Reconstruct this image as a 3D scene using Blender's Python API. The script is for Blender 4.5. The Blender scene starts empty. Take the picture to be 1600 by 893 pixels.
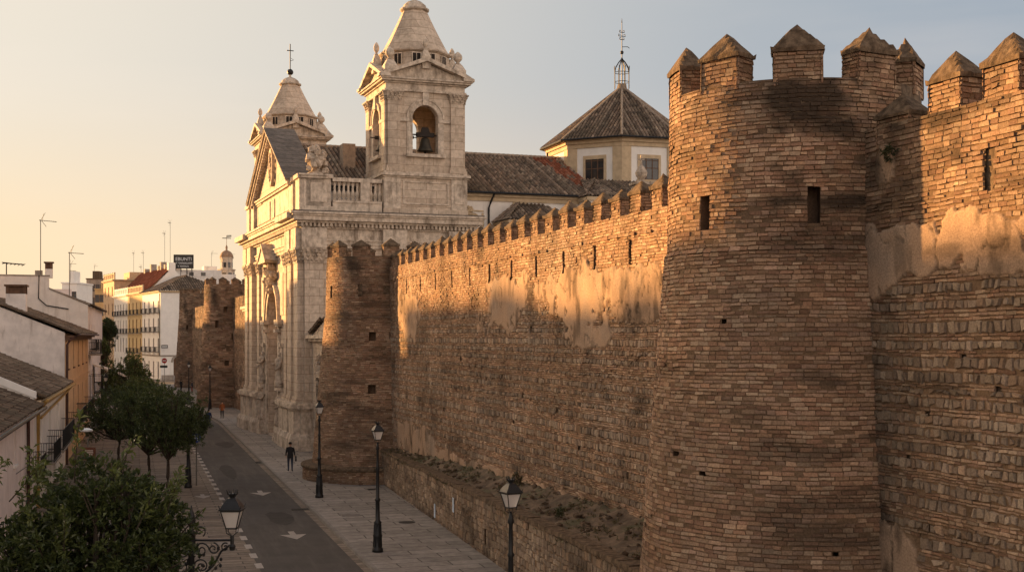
import bpy, math, random
import numpy as np
from mathutils import Matrix, Vector
R = math.radians
random.seed(7)
rng = np.random.default_rng(11)
sc = bpy.context.scene
COL = sc.collection

# ------------------------------------------------------------------ camera
EYE = 8.3
FPX = 2000.0
HOR = 524.0
cam = bpy.data.cameras.new('camera')
cam.lens = 45.0
cam.sensor_width = 36.0
cam.shift_y = 77.5 / 1600.0
cam.clip_start = 0.5
cam.clip_end = 6000
camo = bpy.data.objects.new('camera', cam)
camo.location = (0, 0, EYE)
camo.rotation_euler = (R(90), 0, 0)
COL.objects.link(camo)
sc.camera = camo

# ------------------------------------------------------------------ light
SUN_AZ = Vector((-0.82, 0.57, 0)).normalized()
SUN_EL = 6.0
w = bpy.data.worlds.new('World')
sc.world = w
w.use_nodes = True
nt = w.node_tree
for n in list(nt.nodes):
    nt.nodes.remove(n)


def N(tree, kind, **kw):
    n = tree.nodes.new(kind)
    for k, v in kw.items():
        setattr(n, k, v)
    return n


def lin(r, g, b):
    f = lambda c: (c / 255 / 12.92) if c / 255 <= 0.04045 else ((c / 255 + 0.055) / 1.055) ** 2.4
    return (f(r), f(g), f(b), 1)


def val(tree, op, a, b=None, c=None, clamp=False):
    n = tree.nodes.new('ShaderNodeMath')
    n.operation = op
    n.use_clamp = clamp
    for i, x in enumerate((a, b, c)):
        if x is None:
            continue
        if isinstance(x, (int, float)):
            n.inputs[i].default_value = x
        else:
            tree.links.new(x, n.inputs[i])
    return n.outputs[0]


def mixc(tree, f, a, b, mode='MIX'):
    n = tree.nodes.new('ShaderNodeMix')
    n.data_type = 'RGBA'
    n.blend_type = mode
    for i, x in ((0, f), (6, a), (7, b)):
        if isinstance(x, (int, float)):
            n.inputs[i].default_value = x
        elif isinstance(x, tuple):
            n.inputs[i].default_value = x if len(x) == 4 else (*x, 1)
        else:
            tree.links.new(x, n.inputs[i])
    return n.outputs[2]


def ramp(tree, x, a, b):
    n = tree.nodes.new('ShaderNodeMapRange')
    n.interpolation_type = 'SMOOTHSTEP'
    n.inputs[1].default_value = a
    n.inputs[2].default_value = b
    tree.links.new(x, n.inputs[0])
    return n.outputs[0]


tc = N(nt, 'ShaderNodeTexCoord')
sep = N(nt, 'ShaderNodeSeparateXYZ')
nt.links.new(tc.outputs['Generated'], sep.inputs[0])
vx, vy, vz = sep.outputs
hl = val(nt, 'SQRT', val(nt, 'ADD', val(nt, 'MULTIPLY', vx, vx), val(nt, 'MULTIPLY', vy, vy)))
hl = val(nt, 'MAXIMUM', hl, 0.001)
cosaz = val(nt, 'DIVIDE', val(nt, 'ADD', val(nt, 'MULTIPLY', vx, SUN_AZ.x), val(nt, 'MULTIPLY', vy, SUN_AZ.y)), hl)
az = val(nt, 'MULTIPLY', val(nt, 'ARCCOSINE', val(nt, 'MINIMUM', cosaz, 0.9999)), 180 / math.pi)
el = val(nt, 'MULTIPLY', val(nt, 'ARCSINE', val(nt, 'MINIMUM', vz, 0.9999)), 180 / math.pi)
fa = ramp(nt, az, 26, 80)          # 0 towards the sun's side, 1 away from it
fe = ramp(nt, el, -1, 12)
low = mixc(nt, fa, lin(255, 221, 168), lin(222, 200, 180))
high = mixc(nt, fa, lin(230, 220, 204), lin(150, 162, 175))
skyc = mixc(nt, fe, low, high)
cn = N(nt, 'ShaderNodeTexNoise')
cm = N(nt, 'ShaderNodeMapping')
cm.inputs['Scale'].default_value = (2.0, 2.0, 11.0)
nt.links.new(tc.outputs['Generated'], cm.inputs['Vector'])
nt.links.new(cm.outputs[0], cn.inputs['Vector'])
cn.inputs['Scale'].default_value = 1.3
cn.inputs['Detail'].default_value = 5
skyc = mixc(nt, val(nt, 'MULTIPLY', ramp(nt, cn.outputs[0], 0.42, 0.72), 0.16), skyc, lin(244, 228, 212))     # thin high haze
zen = mixc(nt, ramp(nt, el, 13, 60), skyc, lin(150, 150, 158))
# bright air round the low sun (it stands outside the left edge) and a warm fill band opposite it, both raised to brighten shaded walls
glow = val(nt, 'MULTIPLY', val(nt, 'SUBTRACT', 1, ramp(nt, az, 6, 31)), val(nt, 'SUBTRACT', 1, ramp(nt, el, 6, 48)))
back = val(nt, 'MULTIPLY', ramp(nt, az, 88, 140), val(nt, 'SUBTRACT', 1, ramp(nt, el, 12, 55)))
SKY_GAIN = 4.0
scl = N(nt, 'ShaderNodeVectorMath', operation='SCALE')
nt.links.new(zen, scl.inputs[0])
scl.inputs[3].default_value = SKY_GAIN
glowc = mixc(nt, 1.0, mixc(nt, glow, (0, 0, 0, 1), (27.0, 18.0, 10.4, 1)), mixc(nt, back, (0, 0, 0, 1), (5.0, 3.7, 2.75, 1)), 'ADD')
sky = N(nt, 'ShaderNodeTexSky', sky_type='NISHITA')
sky.sun_disc = False
sky.sun_elevation = R(SUN_EL)
sky.sun_rotation = math.atan2(SUN_AZ.x, SUN_AZ.y)
sky.air_density = 1.4
sky.dust_density = 3.0
nsc = N(nt, 'ShaderNodeVectorMath', operation='SCALE')
nt.links.new(sky.outputs[0], nsc.inputs[0])
nsc.inputs[3].default_value = 0.012
addv = N(nt, 'ShaderNodeVectorMath', operation='ADD')
nt.links.new(scl.outputs[0], addv.inputs[0])
nt.links.new(nsc.outputs[0], addv.inputs[1])
addg = N(nt, 'ShaderNodeVectorMath', operation='ADD')
nt.links.new(addv.outputs[0], addg.inputs[0])
nt.links.new(glowc, addg.inputs[1])
bg = N(nt, 'ShaderNodeBackground')
bg.inputs[1].default_value = 0.1
nt.links.new(addg.outputs[0], bg.inputs[0])
wo = N(nt, 'ShaderNodeOutputWorld')
nt.links.new(bg.outputs[0], wo.inputs[0])

sun = bpy.data.lights.new('sun', 'SUN')
sun.energy = 5.0
sun.angle = R(1.0)
sun.color = (1.0, 0.54, 0.19)
suno = bpy.data.objects.new('sun', sun)
sd = Vector((SUN_AZ.x * math.cos(R(SUN_EL)), SUN_AZ.y * math.cos(R(SUN_EL)), math.sin(R(SUN_EL))))
suno.rotation_euler = sd.to_track_quat('Z', 'Y').to_euler()
suno.location = sd * 400
COL.objects.link(suno)

sc.view_settings.view_transform = 'Standard'
sc.view_settings.look = 'None'
sc.view_settings.exposure = 1.48
sc.view_settings.gamma = 1.0
sc.view_settings.use_curve_mapping = False
sc.cycles.max_bounces = 5
sc.cycles.diffuse_bounces = 3
sc.cycles.use_denoising = True


# ------------------------------------------------------------------ helpers
def px(x, Y):
    return (x - 800.0) / FPX * Y


def pz(v, Y):
    return EYE - (v - HOR) / FPX * Y


def vnoise(x, y, seed=0):
    ix = np.floor(x)
    iy = np.floor(y)
    fx = x - ix
    fy = y - iy
    fx = fx * fx * (3 - 2 * fx)
    fy = fy * fy * (3 - 2 * fy)

    def h(a, b):
        s = np.sin(a * 127.1 + b * 311.7 + seed * 74.7) * 43758.5453
        return s - np.floor(s)
    a = h(ix, iy)
    b = h(ix + 1, iy)
    c = h(ix, iy + 1)
    d = h(ix + 1, iy + 1)
    return a + (b - a) * fx + (c - a) * fy + (a - b - c + d) * fx * fy


def fbm(x, y, seed=0, octs=4):
    t = 0
    amp = 0.5
    tot = 0
    for i in range(octs):
        t = t + amp * vnoise(x * 2 ** i, y * 2 ** i, seed + i * 13)
        tot += amp
        amp *= 0.5
    return t / tot


def mat(name, col, rough=0.85, spec=0.25, vary=0.25, scale=2.0, bump=0.3, bscale=14.0, metal=0.0, dirt=None, attr=False, bdist=0.02):
    m = bpy.data.materials.new(name)
    m.use_nodes = True
    t = m.node_tree
    b = t.nodes['Principled BSDF']
    b.inputs['Roughness'].default_value = rough
    b.inputs['Metallic'].default_value = metal
    b.inputs['Specular IOR Level'].default_value = spec
    co = N(t, 'ShaderNodeTexCoord')
    nz = N(t, 'ShaderNodeTexNoise')
    nz.inputs['Scale'].default_value = scale
    nz.inputs['Detail'].default_value = 6
    nz.inputs['Roughness'].default_value = 0.65
    t.links.new(co.outputs['Object'], nz.inputs['Vector'])
    f = ramp(t, nz.outputs[0], 0.3, 0.7)
    lo = tuple(c * (1 - vary) for c in col[:3])
    hi = tuple(min(1, c * (1 + vary)) for c in col[:3])
    c = mixc(t, f, lo, hi)
    if attr:
        at = N(t, 'ShaderNodeAttribute', attribute_name='col')
        c = mixc(t, 1.0, c, at.outputs[0], 'MULTIPLY')
    if dirt:
        mp = N(t, 'ShaderNodeMapping')
        mp.inputs['Scale'].default_value = dirt[1]
        t.links.new(co.outputs['Object'], mp.inputs['Vector'])
        nd = N(t, 'ShaderNodeTexNoise')
        nd.inputs['Scale'].default_value = 1
        nd.inputs['Detail'].default_value = 7
        nd.inputs['Roughness'].default_value = 0.7
        t.links.new(mp.outputs[0], nd.inputs['Vector'])
        fd = val(t, 'MULTIPLY', ramp(t, nd.outputs[0], dirt[2], dirt[3]), dirt[4])
        c = mixc(t, fd, c, dirt[0])
    t.links.new(c, b.inputs['Base Color'])
    if bump:
        nb = N(t, 'ShaderNodeTexNoise')
        nb.inputs['Scale'].default_value = bscale
        nb.inputs['Detail'].default_value = 5
        t.links.new(co.outputs['Object'], nb.inputs['Vector'])
        bu = N(t, 'ShaderNodeBump')
        bu.inputs['Strength'].default_value = bump
        bu.inputs['Distance'].default_value = bdist
        t.links.new(nb.outputs[0], bu.inputs['Height'])
        t.links.new(bu.outputs[0], b.inputs['Normal'])
    return m


def ashlar(name, c1, c2, mortar, bw, bh, ms=0.012, bump=0.4, dirt=(0.2, 0.16, 0.12), dstr=0.5, horiz=False, rough=0.85, off=0.5, sq=1.0, rot=False, streak=(1.2, 1.2, 0.18)):
    """coursed blocks laid in the object's own axes"""
    m = bpy.data.materials.new(name)
    m.use_nodes = True
    t = m.node_tree
    b = t.nodes['Principled BSDF']
    b.inputs['Roughness'].default_value = rough
    b.inputs['Specular IOR Level'].default_value = 0.2
    co = N(t, 'ShaderNodeTexCoord')
    sp = N(t, 'ShaderNodeSeparateXYZ')
    t.links.new(co.outputs['Object'], sp.inputs[0])
    cb = N(t, 'ShaderNodeCombineXYZ')
    if horiz:
        t.links.new(sp.outputs[1 if rot else 0], cb.inputs[0])
        t.links.new(sp.outputs[0 if rot else 1], cb.inputs[1])
    else:
        t.links.new(val(t, 'ADD', sp.outputs[0], sp.outputs[1]), cb.inputs[0])
        t.links.new(sp.outputs[2], cb.inputs[1])
    dn = N(t, 'ShaderNodeTexNoise')
    dn.inputs['Scale'].default_value = 1.6
    t.links.new(co.outputs['Object'], dn.inputs['Vector'])
    ds = N(t, 'ShaderNodeVectorMath', operation='SCALE')
    t.links.new(dn.outputs[1], ds.inputs[0])
    ds.inputs[3].default_value = bh * 0.12
    da = N(t, 'ShaderNodeVectorMath', operation='ADD')
    t.links.new(cb.outputs[0], da.inputs[0])
    t.links.new(ds.outputs[0], da.inputs[1])
    br = N(t, 'ShaderNodeTexBrick')
    br.offset = off
    br.squash = sq
    br.inputs['Color1'].default_value = (*c1, 1)
    br.inputs['Color2'].default_value = (*c2, 1)
    br.inputs['Mortar'].default_value = (*mortar, 1)
    br.inputs['Scale'].default_value = 1
    br.inputs['Brick Width'].default_value = bw
    br.inputs['Row Height'].default_value = bh
    br.inputs['Mortar Size'].default_value = ms
    br.inputs['Mortar Smooth'].default_value = 0.3
    br.inputs['Bias'].default_value = -0.1
    t.links.new(da.outputs[0], br.inputs['Vector'])
    nz = N(t, 'ShaderNodeTexNoise')
    nz.inputs['Scale'].default_value = 3.0
    nz.inputs['Detail'].default_value = 8
    nz.inputs['Roughness'].default_value = 0.7
    t.links.new(co.outputs['Object'], nz.inputs['Vector'])
    c = mixc(t, 0.55, br.outputs[0], mixc(t, ramp(t, nz.outputs[0], 0.3, 0.7), (0.55, 0.55, 0.55), (1.3, 1.3, 1.3)), 'MULTIPLY')
    mp = N(t, 'ShaderNodeMapping')
    mp.inputs['Scale'].default_value = streak
    t.links.new(co.outputs['Object'], mp.inputs['Vector'])
    nd = N(t, 'ShaderNodeTexNoise')
    nd.inputs['Scale'].default_value = 1
    nd.inputs['Detail'].default_value = 8
    nd.inputs['Roughness'].default_value = 0.72
    t.links.new(mp.outputs[0], nd.inputs['Vector'])
    c = mixc(t, val(t, 'MULTIPLY', ramp(t, nd.outputs[0], 0.5, 0.72), dstr), c, dirt)
    t.links.new(c, b.inputs['Base Color'])
    nb = N(t, 'ShaderNodeTexNoise')
    nb.inputs['Scale'].default_value = 22
    nb.inputs['Detail'].default_value = 5
    t.links.new(co.outputs['Object'], nb.inputs['Vector'])
    hgt = val(t, 'SUBTRACT', val(t, 'MULTIPLY', nb.outputs[0], 0.6), br.outputs[1])
    bu = N(t, 'ShaderNodeBump')
    bu.inputs['Strength'].default_value = bump
    bu.inputs['Distance'].default_value = 0.02
    t.links.new(hgt, bu.inputs['Height'])
    t.links.new(bu.outputs[0], b.inputs['Normal'])
    return m


def leafmat(name, col):
    m = bpy.data.materials.new(name)
    m.use_nodes = True
    t = m.node_tree
    b = t.nodes['Principled BSDF']
    b.inputs['Roughness'].default_value = 0.42
    b.inputs['Specular IOR Level'].default_value = 0.4
    at = N(t, 'ShaderNodeAttribute', attribute_name='col')
    c = mixc(t, 1.0, (*col, 1), at.outputs[0], 'MULTIPLY')
    t.links.new(c, b.inputs['Base Color'])
    tr = N(t, 'ShaderNodeBsdfTranslucent')
    t.links.new(c, tr.inputs[0])
    mx = N(t, 'ShaderNodeMixShader')
    mx.inputs[0].default_value = 0.25
    t.links.new(b.outputs[0], mx.inputs[1])
    t.links.new(tr.outputs[0], mx.inputs[2])
    t.links.new(mx.outputs[0], t.nodes['Material Output'].inputs[0])
    return m


M = {}
M['masonry'] = mat('masonry', (1, 1, 1), rough=0.95, spec=0.1, vary=0.38, scale=22, bump=0.6, bscale=38, attr=True, bdist=0.012)
M['cap'] = mat('lichen_cap', (0.115, 0.08, 0.052), rough=0.95, spec=0.1, vary=0.5, scale=5, bump=0.8, bscale=22, dirt=((0.22, 0.165, 0.105), (4, 4, 4), 0.54, 0.7, 0.7))
M['stone'] = ashlar('limestone', (0.56, 0.455, 0.35), (0.46, 0.365, 0.275), (0.25, 0.18, 0.125), 1.5, 0.62, 0.016, 0.35, dirt=(0.16, 0.125, 0.095), dstr=0.6)
M['carved'] = mat('carved_stone', (0.44, 0.355, 0.27), vary=0.35, scale=3, bump=0.8, bscale=9, dirt=((0.15, 0.11, 0.08), (2, 2, 0.8), 0.48, 0.7, 0.7), bdist=0.06)
M['trim'] = mat('trim_stone', (0.53, 0.44, 0.345), vary=0.28, scale=3.2, bump=0.4, bscale=16, dirt=((0.13, 0.095, 0.065), (1.5, 1.5, 0.35), 0.46, 0.7, 0.8))
M['ochre'] = mat('ochre_band', (0.48, 0.37, 0.24), vary=0.15, scale=2, bump=0.15)
M['slate'] = ashlar('grey_slabs', (0.19, 0.165, 0.14), (0.13, 0.115, 0.1), (0.07, 0.06, 0.05), 0.7, 0.42, 0.02, 0.6, dirt=(0.08, 0.07, 0.05), dstr=0.4)
M['white'] = mat('whitewash', (0.70, 0.655, 0.60), vary=0.07, scale=1.2, bump=0.2, bscale=6, dirt=((0.34, 0.29, 0.24), (0.9, 0.9, 0.16), 0.5, 0.75, 0.55))
M['white2'] = mat('whitewash_clean', (0.74, 0.71, 0.66), vary=0.05, scale=1.2, bump=0.1, bscale=6, dirt=((0.45, 0.4, 0.33), (0.6, 0.6, 0.1), 0.52, 0.78, 0.4))
M['gable'] = mat('old_whitewash', (0.66, 0.60, 0.55), vary=0.15, scale=0.9, bump=0.4, bscale=5, dirt=((0.25, 0.19, 0.15), (2.2, 2.2, 0.5), 0.56, 0.74, 0.7))
M['orange'] = mat('orange_render', (0.52, 0.35, 0.21), vary=0.15, scale=1.3, bump=0.2, bscale=8, dirt=((0.28, 0.17, 0.1), (1.2, 1.2, 0.2), 0.5, 0.74, 0.6))
M['yellow'] = mat('yellow_render', (0.52, 0.37, 0.18), vary=0.1, scale=1.3, bump=0.15, bscale=8, dirt=((0.32, 0.22, 0.12), (0.7, 0.7, 0.12), 0.5, 0.75, 0.4))
M['pinkw'] = mat('pink_white_render', (0.68, 0.6, 0.56), vary=0.1, scale=1.0, bump=0.2, bscale=8, dirt=((0.36, 0.28, 0.24), (1, 1, 0.2), 0.5, 0.75, 0.5))
M['grey'] = mat('grey_render', (0.3, 0.26, 0.22), vary=0.2, scale=1.2, bump=0.3, bscale=7, dirt=((0.14, 0.12, 0.1), (0.8, 0.8, 0.3), 0.45, 0.7, 0.7))
M['tile'] = mat('roof_tile', (1, 1, 1), rough=0.92, spec=0.12, vary=0.3, scale=6, bump=0.5, bscale=30, attr=True)
M['ridge'] = mat('ridge_mortar', (0.28, 0.22, 0.165), vary=0.25, scale=3, bump=0.4)
M['iron'] = mat('black_iron', (0.012, 0.012, 0.012), rough=0.5, spec=0.4, vary=0.3, scale=4, bump=0.1)
M['steel'] = mat('antenna_steel', (0.16, 0.15, 0.13), rough=0.6, vary=0.2, metal=0.4, bump=0)
M['bronze'] = mat('bell_bronze', (0.05, 0.042, 0.03), rough=0.5, vary=0.3, metal=0.7, bump=0.1)
M['rustred'] = mat('rust_red_paint', (0.20, 0.07, 0.04), rough=0.7, vary=0.2)
M['dark'] = mat('dark_interior', (0.03, 0.024, 0.02), rough=0.9, vary=0.2, bump=0)
M['glass'] = mat('window_glass', (0.025, 0.026, 0.028), rough=0.12, spec=0.6, vary=0.3, bump=0)
M['shutter'] = mat('brown_shutter', (0.11, 0.06, 0.035), rough=0.7, vary=0.25, bump=0.2)
M['blind'] = mat('grey_blind', (0.30, 0.27, 0.24), rough=0.7, vary=0.15, bump=0.1)
M['asphalt'] = mat('asphalt', (0.06, 0.051, 0.044), rough=0.85, spec=0.3, vary=0.18, scale=0.6, bump=0.4, bscale=60, dirt=((0.11, 0.095, 0.08), (0.15, 1.6, 1), 0.45, 0.7, 0.6), bdist=0.006)
M['patch'] = mat('asphalt_patch', (0.045, 0.038, 0.033), rough=0.9, vary=0.2, scale=1.5, bump=0.4, bscale=50, bdist=0.006)
M['paving'] = ashlar('grey_slab_paving', (0.29, 0.255, 0.22), (0.2, 0.175, 0.15), (0.075, 0.063, 0.052), 1.9, 0.85, 0.03, 0.4, dirt=(0.11, 0.095, 0.08), dstr=0.5, horiz=True, rot=True, rough=0.75, streak=(0.5, 0.7, 1))
M['plaza'] = ashlar('brown_sett_paving', (0.23, 0.18, 0.135), (0.11, 0.085, 0.065), (0.05, 0.04, 0.03), 1.7, 0.5, 0.03, 0.5, dirt=(0.27, 0.23, 0.185), dstr=0.55, horiz=True, rot=True, rough=0.75, streak=(2.0, 0.22, 1))
M['ground'] = mat('earth_ground', (0.16, 0.13, 0.1), vary=0.3, scale=0.2, bump=0.3, bscale=4)
M['soil'] = mat('terrace_soil', (0.125, 0.088, 0.058), vary=0.45, scale=1.8, bump=0.8, bscale=14, dirt=((0.07, 0.07, 0.035), (0.6, 0.6, 0.6), 0.48, 0.6, 0.8), bdist=0.05)
M['kerb'] = mat('kerb_granite', (0.21, 0.185, 0.16), vary=0.2, scale=3, bump=0.3)
M['paint'] = mat('road_paint', (0.34, 0.30, 0.26), rough=0.7, vary=0.15, scale=6, bump=0.2, bscale=60, dirt=((0.14, 0.12, 0.1), (4, 4, 4), 0.55, 0.7, 0.8))
M['manhole'] = mat('cast_iron_cover', (0.035, 0.03, 0.026), rough=0.6, vary=0.3, metal=0.3, bump=0.5, bscale=30)
M['bark'] = mat('bark', (0.045, 0.033, 0.024), vary=0.3, scale=8, bump=0.7, bscale=30)
M['domebrown'] = mat('brown_dome_tiles', (0.30, 0.19, 0.12), vary=0.25, scale=2, bump=0.3)
M['leaf'] = leafmat('leaf_green', (1, 1, 1))
M['milk'] = mat('frosted_lamp_glass', (0.72, 0.68, 0.64), rough=0.35, spec=0.5, vary=0.05, bump=0)
_b = M['milk'].node_tree.nodes['Principled BSDF']
_b.inputs['Transmission Weight'].default_value = 0.35
M['canvas'] = mat('white_canvas', (0.62, 0.55, 0.48), vary=0.08, scale=2, bump=0.1)
M['signred'] = mat('sign_red', (0.42, 0.03, 0.025), rough=0.5, vary=0.05, bump=0)
M['signblue'] = mat('sign_blue', (0.025, 0.06, 0.22), rough=0.5, vary=0.05, bump=0)
M['signwhite'] = mat('sign_white', (0.7, 0.7, 0.68), rough=0.5, vary=0.03, bump=0)
M['signbrown'] = mat('sign_brown', (0.13, 0.05, 0.03), rough=0.6, vary=0.1, bump=0)
M['board'] = mat('billboard_dark', (0.045, 0.04, 0.035), rough=0.7, vary=0.1, bump=0)
M['ochrepipe'] = mat('ochre_pipe', (0.30, 0.18, 0.05), rough=0.6, vary=0.2, bump=0)
M['brownpipe'] = mat('brown_pipe', (0.06, 0.028, 0.02), rough=0.6, vary=0.2, bump=0)
M['wire'] = mat('cable_black', (0.02, 0.018, 0.016), rough=0.6, vary=0.1, bump=0)
M['paper'] = mat('blue_white_paper', (0.45, 0.52, 0.6), vary=0.3, scale=6, bump=0)
M['skin'] = mat('skin', (0.42, 0.24, 0.16), rough=0.6, vary=0.05, bump=0)
M['hair'] = mat('dark_hair', (0.015, 0.011, 0.008), rough=0.6, vary=0.2, bump=0)
M['cblack'] = mat('black_cloth', (0.02, 0.019, 0.02), rough=0.9, vary=0.2, bump=0.2, bscale=30)
M['cnavy'] = mat('navy_cloth', (0.02, 0.035, 0.085), rough=0.9, vary=0.2, bump=0.2, bscale=30)
M['corange'] = mat('rust_cloth', (0.24, 0.075, 0.025), rough=0.9, vary=0.2, bump=0.2, bscale=30)
M['cjeans'] = mat('jeans_cloth', (0.05, 0.055, 0.075), rough=0.9, vary=0.25, bump=0.2, bscale=30)
M['cpale'] = mat('pale_cloth', (0.55, 0.52, 0.48), rough=0.9, vary=0.15, bump=0.2, bscale=30)
M['cred'] = mat('red_cloth', (0.3, 0.04, 0.03), rough=0.9, vary=0.15, bump=0.2, bscale=30)


class MB:
    """collects shapes; build() links them as one mesh object"""

    def __init__(s, M4=None):
        s.v = []
        s.f = []
        s.m = []
        s.T = M4 or Matrix()
        s.cur = 0

    def add(s, vs, fs):
        o = len(s.v)
        for p in vs:
            s.v.append(s.T @ Vector(p))
        for f in fs:
            s.f.append([i + o for i in f])
            s.m.append(s.cur)
        return s

    def box(s, x0, x1, y0, y1, z0, z1, tx=0.0, ty=0.0):
        s.add([(x0, y0, z0), (x1, y0, z0), (x1, y1, z0), (x0, y1, z0), (x0 + tx, y0 + ty, z1), (x1 - tx, y0 + ty, z1), (x1 - tx, y1 - ty, z1), (x0 + tx, y1 - ty, z1)],
              [(0, 3, 2, 1), (4, 5, 6, 7), (0, 1, 5, 4), (1, 2, 6, 5), (2, 3, 7, 6), (3, 0, 4, 7)])
        return s

    def prism(s, pts, h, axis='y', o=0.0):
        """polygon in a plane swept h along axis; pts are (a,b) with axis y: (x,z), x: (y,z), z: (x,y)"""
        n = len(pts)

        def P(a, b, t):
            return {'y': (a, t, b), 'x': (t, a, b), 'z': (a, b, t)}[axis]
        vs = [P(a, b, o) for a, b in pts] + [P(a, b, o + h) for a, b in pts]
        fs = [list(range(n))[::-1], list(range(n, 2 * n))]
        for i in range(n):
            j = (i + 1) % n
            fs.append((i, j, j + n, i + n))
        return s.add(vs, fs)

    def lathe(s, prof, c=(0, 0, 0), n=12, a0=0.0, a1=2 * math.pi, cap=True):
        full = abs(a1 - a0 - 2 * math.pi) < 1e-6
        k = n if full else n + 1
        vs = []
        for r, z in prof:
            for i in range(k):
                a = a0 + (a1 - a0) * i / n
                vs.append((c[0] + r * math.cos(a), c[1] + r * math.sin(a), c[2] + z))
        fs = []
        for j in range(len(prof) - 1):
            for i in range(n):
                i2 = (i + 1) % k
                fs.append((j * k + i, j * k + i2, (j + 1) * k + i2, (j + 1) * k + i))
        if cap and full:
            fs.append(list(range(k))[::-1])
            fs.append([(len(prof) - 1) * k + i for i in range(k)])
        return s.add(vs, fs)

    def tube(s, pts, r, n=6):
        pts = [Vector(p) for p in pts]
        rs = r if isinstance(r, (list, tuple)) else [r] * len(pts)
        vs = []
        for i, p in enumerate(pts):
            d = (pts[min(i + 1, len(pts) - 1)] - pts[max(i - 1, 0)])
            if d.length < 1e-6:
                d = Vector((0, 0, 1))
            d.normalize()
            a = d.cross(Vector((0, 0, 1)))
            if a.length < 0.05:
                a = d.cross(Vector((1, 0, 0)))
            a.normalize()
            b = d.cross(a)
            for k in range(n):
                t = 2 * math.pi * k / n
                vs.append(p + (a * math.cos(t) + b * math.sin(t)) * rs[i])
        fs = []
        for i in range(len(pts) - 1):
            for k in range(n):
                k2 = (k + 1) % n
                fs.append((i * n + k, i * n + k2, (i + 1) * n + k2, (i + 1) * n + k))
        fs.append(list(range(n))[::-1])
        fs.append([(len(pts) - 1) * n + k for k in range(n)])
        return s.add(vs, fs)

    def wall(s, W, H, holes, depth=0.25, z0=0.0, top=None):
        """vertical sheet in the xz plane (y=0, seen from -y) with rectangular openings and their reveals"""
        xs = sorted(set([0, W] + [h[0] for h in holes] + [h[1] for h in holes]))
        zs = sorted(set([z0, H] + [h[2] for h in holes] + [h[3] for h in holes]))
        for i in range(len(xs) - 1):
            for j in range(len(zs) - 1):
                cx = (xs[i] + xs[i + 1]) / 2
                cz = (zs[j] + zs[j + 1]) / 2
                if any(h[0] < cx < h[1] and h[2] < cz < h[3] for h in holes):
                    continue
                s.add([(xs[i], 0, zs[j]), (xs[i + 1], 0, zs[j]), (xs[i + 1], 0, zs[j + 1]), (xs[i], 0, zs[j + 1])], [(0, 1, 2, 3)])
        for h in holes:
            a, b, c, d = h[:4]
            s.add([(a, 0, c), (b, 0, c), (b, 0, d), (a, 0, d), (a, depth, c), (b, depth, c), (b, depth, d), (a, depth, d)],
                  [(0, 4, 5, 1), (1, 5, 6, 2), (2, 6, 7, 3), (3, 7, 4, 0)])
        return s

    def arch_wall(s, W, z0, z1, ow, zs, zp, th, n=14, back=True, cx=None):
        """wall y 0..th with a round arched opening: ow wide, sill zs, springing zp"""
        cx = W / 2 if cx is None else cx
        r = ow / 2
        a, b = cx - r, cx + r
        arc = [(cx - r * math.cos(math.pi * i / n), zp + r * math.sin(math.pi * i / n)) for i in range(n + 1)]
        for y, flip in ((0, False), (th, True)) if back else ((0, False),):
            def q(p, fs):
                s.add([(x, y, z) for x, z in p], [f[::-1] if flip else f for f in fs])
            q([(0, z0), (a, z0), (a, z1), (0, z1)], [(0, 1, 2, 3)])
            q([(b, z0), (W, z0), (W, z1), (b, z1)], [(0, 1, 2, 3)])
            if zs > z0 + 1e-4:
                q([(a, z0), (b, z0), (b, zs), (a, zs)], [(0, 1, 2, 3)])
            for i in range(n):
                p, p2 = arc[i], arc[i + 1]
                q([p, p2, (p2[0], z1), (p[0], z1)], [(0, 1, 2, 3)])
        loop = [(a, zs)] + arc + [(b, zs)]
        for i in range(len(loop)):
            p, p2 = loop[i], loop[(i + 1) % len(loop)]
            s.add([(p[0], 0, p[1]), (p2[0], 0, p2[1]), (p2[0], th, p2[1]), (p[0], th, p[1])], [(0, 1, 2, 3)])
        if back:
            for x in (0, W):
                s.add([(x, 0, z0), (x, th, z0), (x, th, z1), (x, 0, z1)], [(0, 1, 2, 3)])
            s.add([(0, 0, z1), (W, 0, z1), (W, th, z1), (0, th, z1)], [(0, 1, 2, 3)])
        return s

    def arch_band(s, cx, zp, r0, r1, y0, y1, n=16, a0=0.0, a1=math.pi):
        """a moulding that follows an arch, between radii r0 and r1"""
        vs = []
        for i in range(n + 1):
            a = a0 + (a1 - a0) * i / n
            for r, y in ((r0, y0), (r1, y0), (r1, y1), (r0, y1)):
                vs.append((cx - r * math.cos(a), y, zp + r * math.sin(a)))
        fs = []
        for i in range(n):
            for k in range(4):
                k2 = (k + 1) % 4
                fs.append((i * 4 + k, i * 4 + k2, i * 4 + 4 + k2, i * 4 + 4 + k))
        return s.add(vs, fs)

    def blob(s, c, r, seed=0, n=10, amp=0.25):
        """lumpy carved boss"""
        rx, ry, rz = r if isinstance(r, (tuple, list)) else (r, r, r)
        rr = random.Random(seed)
        vs = []
        for j in range(n // 2 + 1):
            t = math.pi * j / (n // 2)
            for i in range(n):
                a = 2 * math.pi * i / n
                k = 1 + rr.uniform(-amp, amp)
                vs.append((c[0] + rx * k * math.sin(t) * math.cos(a), c[1] + ry * k * math.sin(t) * math.sin(a), c[2] + rz * k * math.cos(t)))
        fs = []
        for j in range(n // 2):
            for i in range(n):
                i2 = (i + 1) % n
                fs.append((j * n + i, (j + 1) * n + i, (j + 1) * n + i2, j * n + i2))
        return s.add(vs, fs)

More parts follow.
